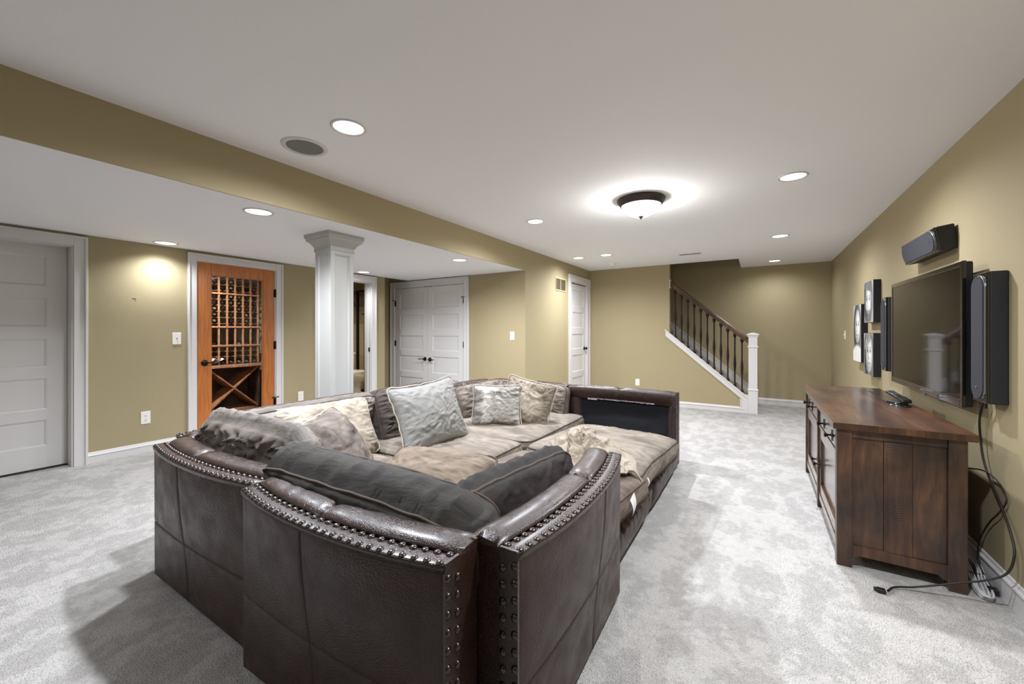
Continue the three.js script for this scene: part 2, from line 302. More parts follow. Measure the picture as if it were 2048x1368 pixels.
function casing(parent, x0, x1, y0, y1, w, depth = 0.018, z = 0, bead = true, part = 'door_casing') {   // around an opening, on the wall face
  const g = [R(x0 - w, x0, y0, y1 + w, z, z + depth, 0.003), R(x1, x1 + w, y0, y1 + w, z, z + depth, 0.003), R(x0, x1, y1, y1 + w, z, z + depth, 0.003)];
  if (bead) g.push(R(x0 - w - 0.004, x0 - w + 0.014, y0, y1 + w + 0.004, z, z + depth + 0.012, 0.004), R(x1 + w - 0.014, x1 + w + 0.004, y0, y1 + w + 0.004, z, z + depth + 0.012, 0.004), R(x0 - w + 0.014, x1 + w - 0.014, y1 + w - 0.014, y1 + w + 0.004, z, z + depth + 0.012, 0.004));
  return add(parent, part, g, M.trim);
}
function jamb(parent, x0, x1, y0, y1, depth, z = 0) {
  return add(parent, 'door_jamb', [B(x0 - 0.002, x0 + 0.012, y0, y1, z - depth, z + 0.002), B(x1 - 0.012, x1 + 0.002, y0, y1, z - depth, z + 0.002), B(x0 + 0.012, x1 - 0.012, y1 - 0.012, y1 + 0.002, z - depth, z + 0.002)], M.trim);
}
function lever(parent, x, y, z, dir, mat = M.bronze) {    // rosette and curved lever
  const h = add(parent, 'door_handle', [
    lathe([[0, 0.02], [0.02, 0.019], [0.03, 0.012], [0.033, 0.004], [0.034, 0]], 20).rotateX(Math.PI / 2).translate(x, y, z),
    cyl(0.010, 0.035, 12).rotateX(Math.PI / 2).translate(x, y, z + 0.03),
    tube([[x, y, z + 0.048], [x + dir * 0.03, y + 0.004, z + 0.05], [x + dir * 0.07, y - 0.003, z + 0.048], [x + dir * 0.115, y + 0.004, z + 0.042]], 0.0075, 16, 8),
  ], mat);
  return h;
}
function hinge(parent, x, y, z, h = 0.09) { return add(parent, 'door_hinge', [cyl(0.008, h, 10).translate(x, y, z + 0.006), B(x - 0.018, x + 0.018, y - h / 2, y + h / 2, z - 0.002, z + 0.002), new THREE.SphereGeometry(0.009, 8, 6).translate(x, y + h / 2, z + 0.006)], mat0); }
const mat0 = M.bronze;
// door 1: white five-panel door at the left edge, deeply recessed. local x runs towards the camera's far side (-z)
{
  const d = structure('door_1', [X_L, FL, 0], Math.PI / 2);
  const a = -D1[1], b = -D1[0];
  casing(d, a, b, -0.02, 1.9, 0.08); jamb(d, a, b, -0.02, 1.9, 0.16);
  panelLeaf(d, a + 0.014, b - a - 0.028, 1.876, 0.012, -0.125);
  add(d, 'door_threshold', [B(a, b, -0.02, 0.004, -0.16, -0.1)], M.slot);
}
// door 2: timber framed glass door of the wine room
{
  const d = structure('door_2', [X_L, FL, 0], Math.PI / 2);
  const a = -DW[1], b = -DW[0], h = 1.9;
  casing(d, a, b, -0.02, h, 0.075); jamb(d, a, b, -0.02, h, 0.12);
  const x0 = a + 0.006, x1 = b - 0.02, y1 = h - 0.006, z = 0.006, s = 0.125;
  add(d, 'door_stile', [R(x0, x0 + s, 0.006, y1, z - 0.04, z, 0.003)], M.woodDoor);
  add(d, 'door_stile', [R(x1 - s, x1, 0.006, y1, z - 0.04, z, 0.003)], M.woodDoor);
  const rot = (g) => g;
  add(d, 'door_rail', [rot(R(x0 + s, x1 - s, y1 - s, y1, z - 0.04, z, 0.003))], M.woodDoor);
  add(d, 'door_rail', [rot(R(x0 + s, x1 - s, 0.006, 0.24, z - 0.04, z, 0.003))], M.woodDoor);
  const gx0 = x0 + s, gx1 = x1 - s, gy0 = 0.24, gy1 = y1 - s, q = 0.009;
  add(d, 'glazing_bead', [R(gx0, gx0 + q, gy0, gy1, z - 0.03, z - 0.004, 0.002), R(gx1 - q, gx1, gy0, gy1, z - 0.03, z - 0.004, 0.002), R(gx0 + q, gx1 - q, gy1 - q, gy1, z - 0.03, z - 0.004, 0.002), R(gx0 + q, gx1 - q, gy0, gy0 + q, z - 0.03, z - 0.004, 0.002)], M.woodDoor);
  add(d, 'door_glass', [new THREE.PlaneGeometry(gx1 - gx0, gy1 - gy0).translate((gx0 + gx1) / 2, (gy0 + gy1) / 2, z - 0.02)], M.glass);
  lever(d, x0 + 0.065, 0.824, z, 1);
  for (const y of [0.3, 0.99, 1.62]) hinge(d, b - 0.012, y, 0.006);
  add(d, 'door_stop', [cyl(0.004, 0.05, 8).rotateZ(Math.PI / 2).translate(b - 0.012, 0.36, 0.02), cyl(0.008, 0.012, 10).rotateZ(Math.PI / 2).translate(b + 0.018, 0.36, 0.02), cyl(0.009, 0.012, 10).rotateZ(Math.PI / 2).translate(b - 0.042, 0.36, 0.02)], M.bronze);
}
// door 3: bathroom doorway, the leaf stands open inside
{
  const d = structure('door_3', [X_L, FL, 0], Math.PI / 2);
  const a = -DB[1], b = -DB[0];
  casing(d, a, b, -0.02, 1.9, 0.085); jamb(d, a, b, -0.02, 1.9, 0.12);
  add(d, 'door_stop_strip', [B(b - 0.026, b - 0.012, -0.02, 1.888, -0.075, -0.045), B(a + 0.012, a + 0.026, -0.02, 1.888, -0.075, -0.045)], M.trim);
  add(d, 'strike_plate', [R(b - 0.016, b - 0.0115, 0.85, 0.91, -0.04, -0.008, 0.001)], M.bronze);
}
// door 4: white double doors
{
  const d = structure('door_4', [0, 0.1, Z_D], 0);
  const a = DD[0], b = DD[1], m = (a + b) / 2, h = 1.93;
  casing(d, a, b, -0.12, h, 0.09); jamb(d, a, b, -0.12, h, 0.12);
  panelLeaf(d, a + 0.014, m - a - 0.016, h - 0.03, 0.012, 0, 0.1); panelLeaf(d, m + 0.002, b - m - 0.016, h - 0.03, 0.012, 0, 0.1);
  lever(d, m - 0.055, 0.735, 0, -1); lever(d, m + 0.055, 0.728, 0, 1);
  for (const y of [0.98, 1.66]) { hinge(d, a + 0.008, y, 0.002); hinge(d, b - 0.008, y, 0.002); }
  for (const [x, s] of [[a, -1], [b, 1]]) add(d, 'door_stop', [cyl(0.004, 0.05, 8).rotateZ(Math.PI / 2).translate(x, 1.715, 0.025), cyl(0.008, 0.012, 10).rotateZ(Math.PI / 2).translate(x - 0.03, 1.715, 0.025)], M.bronze);
  for (const x of [m - 0.05, m + 0.05]) add(d, 'ball_catch', [B(x - 0.025, x + 0.025, h - 0.02, h - 0.012, -0.02, 0.002)], M.bronze);
}
// door 5: white door near the stair wall
{
  const d = structure('door_5', [X_B, 0, 0], Math.PI / 2);
  const a = -DK[1], b = -DK[0];
  casing(d, a, b, -0.02, 2.15, 0.11); jamb(d, a, b, -0.02, 2.15, 0.12);
  panelLeaf(d, a + 0.014, b - a - 0.028, 2.11, 0.012, -0.02, 0.1);
  add(d, 'door_handle', [lathe([[0, 0.062], [0.018, 0.06], [0.027, 0.048], [0.027, 0.038], [0.012, 0.028], [0.012, 0.012], [0.032, 0.008], [0.034, 0]], 18).rotateX(Math.PI / 2).translate(b - 0.085, 0.967, -0.02)], M.bronze);
}

// ------------------------------------------------------------------ column
{
  const c = structure('column', [-3.217, 0, -2.205]);
  const s = 0.112;
  add(c, 'column_shaft', [B(-s + 0.012, s - 0.012, -0.02, 2.0, -s + 0.012, s - 0.012)], M.columnPaint);
  for (let k = 0; k < 4; k++) {
    const o = new THREE.Object3D(); const g = [];
    const y0 = 0.2, y1 = 1.965, e = 0.034, z = s + (k % 2) * 0.0008;
    const w = s - (k % 2) * 0.0005; g.push(B(-w, -s + e, -0.02, 2.0, z - 0.016, z), B(s - e, w, -0.02, 2.0, z - 0.016, z), B(-s + e, s - e, y1, 2.0, z - 0.016, z), B(-s + e, s - e, -0.02, y0, z - 0.016, z));
    const L = -s + e, Rr = s - e, pr = [[0, 0], [0, -0.001], [0.006, -0.001], [0.010, -0.006], [0.016, -0.008], [0.018, -0.0125], [0, -0.0125]];
    g.push(prism(pr, V(L, y0, z), V(0, y1 - y0, 0), UX, UZ), prism(pr, V(Rr, y0, z), V(0, y1 - y0, 0), V(-1, 0, 0), UZ), prism(pr, V(L, y1, z), V(Rr - L, 0, 0), V(0, -1, 0), UZ), prism(pr, V(L, y0, z), V(Rr - L, 0, 0), UY, UZ));
    add(c, 'column_panel', g.map((q) => q.rotateY(k * Math.PI / 2)), M.columnPaint);
  }
  // capital: stepped crown, lofted square rings
  const prof = [[0.110, 1.985], [0.118, 1.99], [0.121, 2.0], [0.118, 2.008], [0.118, 2.028], [0.124, 2.034], [0.134, 2.052], [0.148, 2.068], [0.162, 2.078], [0.166, 2.082], [0.166, 2.098], [0.176, 2.104], [0.178, 2.137], [0.0, 2.137]];
  const sq = new THREE.LatheGeometry(prof.map(([r, y]) => new THREE.Vector2(r * Math.SQRT2, y)), 4).toNonIndexed(); sq.rotateY(Math.PI / 4); sq.computeVertexNormals();
  add(c, 'column_capital', [outward(sq)], M.columnPaint);
  add(c, 'column_base', [R(-0.14, 0.14, 0, 0.18, -0.14, 0.14, 0.004)], M.columnPaint);
}

// ------------------------------------------------------------------ stairs
{
  const st = structure('stairs');
  const g = []; const rise = 0.187, run = rise / 0.864;
  for (let i = 0; i < 11; i++) { const x1 = -0.14 - run * i; g.push(R(x1 - run, x1 + 0.022, rise * (i + 1) - 0.05, rise * (i + 1), Z_E + 0.02, Z_S - 0.1, 0.016), B(x1 - run, x1, i ? rise * i - 0.06 : 0, rise * (i + 1) - 0.04, Z_E + 0.02, Z_S - 0.1)); }
  for (const q of g) add(st, 'stair_step', [q], M.stairCarpet);
  const line = (dx, dy) => [[-0.2, stairY(-0.2) + dy], [-1.38, stairY(-1.38) + dy]];
  // cap board along the near side, dressed with a bead
  const cap = (z0, z1, up, dn, xa, xb) => prism([[xa, stairY(xa) + up], [xb, stairY(xb) + up], [xb, stairY(xb) - dn], [xa, stairY(xa) - dn]], V(0, 0, z0), V(0, 0, z1 - z0), UX, UY);
  add(st, 'stringer', [cap(Z_S - 0.12, Z_S, 0.0, 0.05, -0.13, -1.307), cap(Z_S, Z_S + 0.014, 0.001, 0.085, -0.2, -1.37), cap(Z_S, Z_S + 0.026, 0.014, 0.012, -0.13, -1.38), cap(Z_S, Z_S + 0.02, -0.085, 0.098, -0.2, -1.365), B(-0.235, -0.134, 0, stairY(-0.235) - 0.04, Z_S - 0.1, Z_S + 0.0135), B(-0.25, -0.235, 0.094, stairY(-0.245) - 0.09, Z_S, Z_S + 0.02)], M.trim);
  add(st, 'wall_skirt', [cap(Z_E, Z_E + 0.02, 0.07, 0.2, 0.0, -2.6), cap(Z_E, Z_E + 0.03, 0.085, -0.065, 0.0, -2.6)], M.trim);
}
{
  const b = thing('stair_railing', 'dark wooden stair handrail on turned black iron balusters', 'railing', [0, 0, 0]);
  const y = (x) => mix(2.1, 1.135, (x + 1.291) / (1.291 - 0.134));
  const prof = [[-0.028, -0.045], [0.028, -0.045], [0.03, -0.02], [0.024, -0.012], [0.032, 0.012], [0.028, 0.036], [0.012, 0.048], [-0.012, 0.048], [-0.028, 0.036], [-0.032, 0.012], [-0.024, -0.012], [-0.03, -0.02]];
  const A = V(-1.298, y(-1.298), Z_S - 0.05), E = V(-0.136, y(-0.136), Z_S - 0.05);
  add(b, 'handrail', [prism(prof, A, E.clone().sub(A), UZ, UY)], M.rail);
  for (let i = 0; i < 11; i++) {
    const x = mix(-1.218, -0.224, i / 10), lo = stairY(x) + 0.0, hi = y(x) - 0.04, L = hi - lo, mid = 0.44 + 0.02 * (i % 3);
    const pr = [[0, 0], [0.019, 0], [0.019, 0.03], [0.011, 0.05], [0.009, 0.06], [0.0085, L * (mid - 0.17)], [0.016, L * (mid - 0.03)], [0.0125, L * (mid - 0.018)], [0.021, L * mid], [0.0125, L * (mid + 0.018)], [0.016, L * (mid + 0.03)], [0.0085, L * (mid + 0.17)], [0.009, L - 0.075], [0.011, L - 0.065], [0.019, L - 0.045], [0.021, L - 0.01], [0.021, L], [0, L]];
    add(b, 'baluster', [lathe(pr.map(([r, q]) => [r * 1.25, q]), 10).translate(x, lo, Z_S - 0.05)], M.iron);
  }
  add(b, 'wall_rosette', [R(-1.307, -1.296, 2.03, 2.18, Z_S - 0.09, Z_S + 0.004, 0.004)], M.trim);
}
{
  const n = thing('newel_post', 'white square newel post with a flared cap at the stair foot', 'post', [-0.074, 0, Z_S - 0.02]);
  const s = 0.06, ring = (pr) => { const q = new THREE.LatheGeometry(pr.map(([r, y]) => new THREE.Vector2(r * Math.SQRT2, y)), 4).toNonIndexed(); q.rotateY(Math.PI / 4); return outward(q); };
  add(n, 'post_shaft', [R(-s, s, 0, 1.2, -s, s, 0.003)], M.trim);
  add(n, 'post_cap', [ring([[0, 1.19], [s, 1.19], [s + 0.006, 1.2], [s + 0.014, 1.222], [s + 0.022, 1.228], [s + 0.024, 1.24], [s + 0.018, 1.246], [s - 0.03, 1.262], [0, 1.268]])], M.trim);
  for (const y of [1.045, 0.372]) add(n, 'post_collar', [ring([[0, y - 0.014], [s, y - 0.014], [s + 0.01, y - 0.008], [s + 0.011, y + 0.004], [s + 0.005, y + 0.012], [s, y + 0.016], [0, y + 0.016]])], M.trim);
  add(n, 'post_base', [R(-s - 0.003, s + 0.003, 0, 0.36, -s - 0.003, s + 0.003, 0.003)], M.trim);
}

// ------------------------------------------------------------------ lamps
const COOL = new THREE.Color().setRGB(0.88, 0.92, 1.0);
function spot(parent, x, y, z, cd, angle = 1.46, pen = 1, soft = 2.2) {
  const l = new THREE.SpotLight(COOL, cd, 0, angle, pen, 2); l.position.set(x, y, z); l.target.position.set(x, y - 1, z); l.castShadow = true; l.shadow.radius = soft; l.name = 'lamp_light'; parent.add(l, l.target); return l;
}
function can(x, z, y, label, cd, group, angle) {
  const t = thing('recessed_light', label, 'light', [x, y, z], 0, group);
  add(t, 'trim_ring', lathe([[0.078, 0.012], [0.079, 0.0], [0.083, -0.006], [0.094, -0.005], [0.097, -0.001], [0.097, 0.004], [0.078, 0.012]], 40), M.trim);
  add(t, 'lens', lathe([[0, -0.004], [0.06, -0.0035], [0.078, -0.001], [0.078, 0.004], [0, 0.006]], 40), M.lens);
  spot(t, 0, -0.02, 0, cd, angle);
}
for (const [x, z, label] of CAN_SPOTS) can(x, z, CEIL, label, LAMP.can * (x > 0 ? 0.74 : 1.12) * (z < -5 ? 0.8 : 1) * (z < -7 ? 0.35 : x < -2.3 ? 0.16 : z > 0 ? 0.2 : 1), 'recessed lights in the main ceiling');
for (const [x, z, label] of SOFFIT_SPOTS) can(x, z, SOF, label, LAMP.soffit * (x < -4 ? 0.36 : z > -2 ? 0.95 : 1.3) * (z > 0 ? 0.12 : 1), 'recessed lights in the low soffit', x < -4 ? 1.25 : z > -2 ? 1.3 : 1.46);
{
  const t = thing('dome_lamp', 'flush dome ceiling lamp with a dark bronze pan and frosted glass bowl', 'light', [-0.87, CEIL, -3.55]);
  add(t, 'lamp_pan', lathe([[0, 0], [0.19, 0], [0.2, -0.006], [0.202, -0.014], [0.19, -0.03], [0.182, -0.042], [0.172, -0.058], [0.166, -0.06], [0.164, -0.052], [0.17, -0.03], [0, -0.03]], 48), M.pan);
  add(t, 'lamp_bowl', lathe([[0, -0.15], [0.03, -0.149], [0.07, -0.142], [0.11, -0.124], [0.14, -0.1], [0.158, -0.072], [0.162, -0.056], [0.158, -0.05], [0, -0.045]], 48), M.bowl);
  add(t, 'lamp_finial', lathe([[0, -0.178], [0.004, -0.174], [0.005, -0.166], [0.013, -0.16], [0.022, -0.152], [0.022, -0.148], [0, -0.146]], 16), M.pan);
  const l = new THREE.PointLight(0xf8f6f2, LAMP.flush, 0, 2); l.position.set(0, -0.138, 0); l.castShadow = true; l.shadow.radius = 3; t.add(l);
}
{
  const t = thing('ceiling_speaker', 'round white in-ceiling speaker with a grey grille', 'speaker', [-2.397, CEIL, -1.438]);
  add(t, 'speaker_rim', lathe([[0.104, 0.004], [0.104, -0.006], [0.112, -0.008], [0.127, -0.006], [0.133, -0.001], [0.133, 0.004]], 48), M.trim);
  add(t, 'speaker_grille', lathe([[0, -0.002], [0.1, -0.003], [0.104, -0.001], [0.104, 0.003], [0, 0.004]], 48), M.grille);
}
{
  const t = thing('smoke_detector', 'small round white smoke detector on the ceiling before the stairs', 'smoke detector', [-2.115, CEIL, -6.69]);
  add(t, 'detector_body', lathe([[0, -0.045], [0.035, -0.044], [0.045, -0.036], [0.05, -0.018], [0.066, -0.014], [0.068, 0]], 32), M.plate);
  add(t, 'detector_base', lathe([[0.066, -0.012], [0.072, -0.009], [0.073, 0]], 32), M.plate);
}
function register(t, w, h, nS, frame, mat, dark) {     // frame in local xy, louvres across
  const f = 0.018;
  add(t, 'grille_frame', [R(-w / 2, w / 2, h / 2 - f, h / 2, 0, 0.008, 0.002), R(-w / 2, w / 2, -h / 2, -h / 2 + f, 0, 0.008, 0.002), R(-w / 2, -w / 2 + f, -h / 2 + f, h / 2 - f, 0, 0.008, 0.002), R(w / 2 - f, w / 2, -h / 2 + f, h / 2 - f, 0, 0.008, 0.002), R(-0.006, 0.006, -h / 2 + f, h / 2 - f, 0, 0.008, 0.002)], mat);
  add(t, 'grille_back', [B(-w / 2 + f, w / 2 - f, -h / 2 + f, h / 2 - f, -0.004, 0.001)], dark);
  const g = [];
  for (let i = 0; i < nS; i++) g.push(new THREE.BoxGeometry(w - 2 * f, 0.0022, 0.009).rotateX(0.7).translate(0, mix(-h / 2 + f, h / 2 - f, (i + 0.5) / nS), 0.004));
  add(t, 'grille_louvres', g, dark);
}
{
  const t = thing('return_grille', 'tan painted two-section air grille high on the wall beside the panelled door', 'vent', [X_B, 2.05, -5.995], Math.PI / 2);
  register(t, 0.41, 0.215, 14, 0, M.ventPaint, M.ventDark);
  const c = thing('ceiling_register', 'narrow white ceiling register in front of the stair opening', 'vent', [-0.868, CEIL, -6.445]);
  const inner = new THREE.Group(); c.rotation.x = Math.PI / 2; register(c, 0.31, 0.1, 6, 0, M.trim, M.grille);
}

// ------------------------------------------------------------------ wall plates
function plate(name, label, pos, turn, kind) {
  const t = thing(name, label, kind === 'outlet' ? 'outlet' : kind === 'coax' ? 'wall plate' : 'light switch', pos, turn);
  add(t, 'cover_plate', [R(-0.036, 0.036, -0.06, 0.06, 0, 0.007, 0.003)], M.plate);
  if (kind === 'outlet') for (const y of [0.02, -0.02]) {
    add(t, 'socket', [lathe([[0, 0.0085], [0.015, 0.0085], [0.0165, 0.006], [0.0165, 0.004]], 20).rotateX(Math.PI / 2).translate(0, y, 0)], M.plate);
    add(t, 'socket_slot', [B(-0.007, -0.005, y - 0.003, y + 0.006, 0.008, 0.0092), B(0.005, 0.007, y - 0.003, y + 0.006, 0.008, 0.0092), cyl(0.0022, 0.002, 8).rotateX(Math.PI / 2).translate(0, y - 0.008, 0.0085)], M.slot);
  } else if (kind === 'switch') {
    add(t, 'switch_bezel', [R(-0.008, 0.008, -0.014, 0.014, 0.005, 0.0085, 0.001)], M.plate);
    add(t, 'switch_toggle', [new RoundedBoxGeometry(0.007, 0.011, 0.02, 2, 0.002).rotateX(-0.5).translate(0, 0.004, 0.014)], M.plate);
  } else add(t, 'coax_jack', [cyl(0.0048, 0.012, 10).rotateX(Math.PI / 2).translate(0, 0, 0.011)], M.ventDark);
  return t;
}
plate('wall_plate', 'white wall plate with one round jack left of the wine room door', [X_L, 1.219, -1.668], Math.PI / 2, 'coax');
plate('outlet', 'white duplex outlet low on the wall left of the wine room door', [X_L, 0.463, -1.426], Math.PI / 2, 'outlet');
plate('outlet', 'cream duplex outlet between the wine room door and the column', [X_L, 0.456, -2.957], Math.PI / 2, 'outlet');
plate('light_switch', 'white light switch right of the white double doors', [-2.972, 1.222, Z_D], 0, 'switch');
plate('outlet', 'white duplex outlet low on the wall below the staircase', [-1.85, 0.37, Z_S], 0, 'outlet');
plate('light_switch', 'white light switch on the television wall beyond the canvas portraits', [X_R, 1.238, -7.11], -Math.PI / 2, 'switch');
{
  const t = thing('wall_anchor', 'small pair of leftover wall anchors on the yellow wall above the outlet', 'wall anchor', [X_L, 1.597, -1.343], Math.PI / 2);
  add(t, 'anchor_strip', [R(-0.012, 0.016, 0.003, 0.008, 0, 0.002, 0.001), R(-0.012, -0.009, -0.006, 0.004, 0, 0.002, 0.001)], M.ventDark);
  add(t, 'anchor_screw', [cyl(0.004, 0.003, 8).rotateX(Math.PI / 2).translate(0.01, -0.008, 0.0015)], M.ventDark);
}

// ------------------------------------------------------------------ wine room behind the glass door
{
  const x0 = -6.86, x1 = X_L - T, z0 = -3.25, z1 = -1.2, top = 2.36;
  add(scene, 'wall_wine_room', [B(x0 - 0.1, x0, 0, top, z0 - 0.04, z1 + 0.1), B(x0, x1, FL, top, z0 - 0.04, z0), B(x0, x1, FL, top, z1, z1 + 0.1)], M.cellarWall, { kind: 'structure', exact: true });
  add(scene, 'ceiling_wine_room', [B(x0 - 0.1, x1, top, top + 0.06, z0 - 0.04, z1 + 0.1)], M.ceiling, { kind: 'structure', exact: true });
  add(scene, 'floor_wine_room', [B(x0, x1, FL, FL + 0.004, z0, z1)], M.cellarFloor, { kind: 'structure', exact: true });
  const l = thing('recessed_light', 'small light in the wine room ceiling, glimpsed through the glass door', 'light', [-5.95, top, -2.3]);
  add(l, 'trim_ring', lathe([[0.05, 0.006], [0.052, -0.004], [0.066, -0.003], [0.068, 0.002]], 28), M.trim);
  add(l, 'lens', lathe([[0, -0.002], [0.05, -0.001], [0.05, 0.004], [0, 0.005]], 28), M.lens);
  spot(l, 0, -0.02, 0, LAMP.cellar, 1.35, 0.8, 3);

  const r = thing('wine_rack', 'wooden wine rack of bottle cells above a counter and an X-shaped bin', 'rack', [-6.62, FL, -2.4]);
  const L = (g) => g.translate(6.62, -FL, 2.4), fx = -6.5, bx = -6.82, y0 = 0.785, y1 = 2.2, zr = -3.165, pitch = 0.104, nC = 16;
  const zp = (i) => zr + i * pitch;
  for (let i = 0; i <= nC; i++) add(r, 'rack_post', [L(R(fx - 0.02, fx, y0 + 0.035, y1, zp(i) - 0.011, zp(i) + 0.011, 0.002, 1))], M.rack);
  for (const y of [1.083, 1.351, 1.827, 2.18]) add(r, 'rack_rail', [L(R(fx - 0.012, fx + 0.008, y - 0.012, y + 0.012, zr - 0.02, zp(nC) + 0.02, 0.002, 1))], M.rack);
  const cells = [0.925, 1.0, ...[0, 1, 2, 3, 4].map((k) => 1.40 + k * 0.087), ...[0, 1, 2, 3].map((k) => 1.872 + k * 0.087)];
  for (let i = 0; i < nC; i++) {      // short rails that carry the bottles, both sides of each column
    const g = [];
    for (const y of cells) g.push(L(B(bx, fx - 0.004, y - 0.004, y + 0.004, zp(i) + 0.011, zp(i) + 0.026)), L(B(bx, fx - 0.004, y - 0.004, y + 0.004, zp(i + 1) - 0.026, zp(i + 1) - 0.011)));
    add(r, 'bottle_cradle', g, M.rack);
  }
  add(r, 'counter', [L(R(bx, fx + 0.05, y0 - 0.018, y0 + 0.02, zr - 0.02, zp(nC) + 0.02, 0.003))], M.rack);
  add(r, 'display_shelf', [L(B(bx, fx - 0.02, 1.062, 1.072, zr, zp(nC)))], M.rack);
  add(r, 'back_board', [L(B(bx - 0.02, bx, FL, y1, zr - 0.02, zp(nC) + 0.02))], M.rackDark);
  add(r, 'side_board', [L(B(bx, fx, FL + 0.005, y0 - 0.02, zr - 0.02, zr))], M.rackDark);
  // crossed boards of the bins
  for (const za of [zr + 0.0, zr + 0.66 + 0.02]) {
    const zb = za + 0.66, dy = y0 - 0.02 - FL - 0.03;
    const len = Math.hypot(zb - za, dy), a = Math.atan2(dy, zb - za);
    for (const s of [1, -1]) { const q = new RoundedBoxGeometry(0.33 + s * 0.004, 0.02, len - 0.03, 1, 0.002).rotateX(-s * a).translate((bx + fx) / 2 + 0.01, FL + 0.03 + dy / 2, (za + zb) / 2); add(r, 'bin_divider', [L(q)], M.rack); }
    add(r, 'bin_divider', [L(B(bx, fx, FL + 0.005, y0 - 0.02, zb + 0.002, zb + 0.02))], M.rack);
  }
  add(r, 'plinth', [L(B(bx, fx - 0.005, FL + 0.004, FL + 0.03, zr, zp(nC)))], M.rack);
  // bottles, necks towards the door
  const bg = lathe([[0, 0], [0.035, 0.001], [0.037, 0.01], [0.037, 0.19], [0.03, 0.212], [0.0155, 0.232], [0.0145, 0.285], [0.0145, 0.286], [0, 0.286]], 14).rotateZ(-Math.PI / 2);
  const cg = lathe([[0.0152, 0.25], [0.0158, 0.252], [0.0158, 0.298], [0.014, 0.302], [0, 0.302]], 12).rotateZ(-Math.PI / 2);
  boxUV(bg); const rr = rng(5);
  const make = () => { const t = thing('wine_bottle', 'dark wine bottle lying in a cell of the wine rack', 'bottle', [0, 0, 0], 0, 'wine bottles lying in the rack'); const m = new THREE.Mesh(bg, M.bottle); m.name = 'bottle_glass'; t.add(m); const c = new THREE.Mesh(cg, M.capsule[0]); c.name = 'capsule'; t.add(c); return t; };
  let first = null;
  const placeBottle = (x, y, z, tilt = 0) => { let t; if (!first) t = first = make(); else { t = first.clone(); t.name = numbered('wine_bottle'); scene.add(t); } t.children[1].material = M.capsule[(rr() * 4) | 0]; t.position.set(x, y, z); t.rotation.z = tilt; return t; };
  for (let i = 0; i < 10; i++) for (const y of cells) if (y > 1.2 && rr() < (y < 1.75 ? 0.62 : 0.34)) placeBottle(bx + 0.01 + rr() * 0.012, y + 0.004 + 0.034, zp(i) + pitch / 2 + 0.0);
  for (let i = 0; i < 6; i++) if (i !== 3) placeBottle(bx + 0.02, 1.072 + 0.037, zp(i) + pitch / 2);
  for (let i = 0; i < 6; i++) { const b2 = placeBottle(bx + 0.04, y0 + 0.02 + 0.038, zp(i) + pitch / 2 + 0.002); b2.userData.label = 'dark wine bottle lying on the wine rack counter'; b2.userData.group = 'wine bottles lying on the counter'; }
  const towel = add(scene, 'cloth_napkin', [grid(24, 18, (u, v) => V(-6.72 + 0.24 * v, y0 + 0.1 + 0.03 * fbm(u * 3, v * 3 + 4, 3) + 0.012 * Math.sin(u * 14), -2.72 + 0.22 * u))], M.paper);
  tag(towel, 'small crumpled white cloth lying over bottles on the wine rack counter', 'cloth');
}

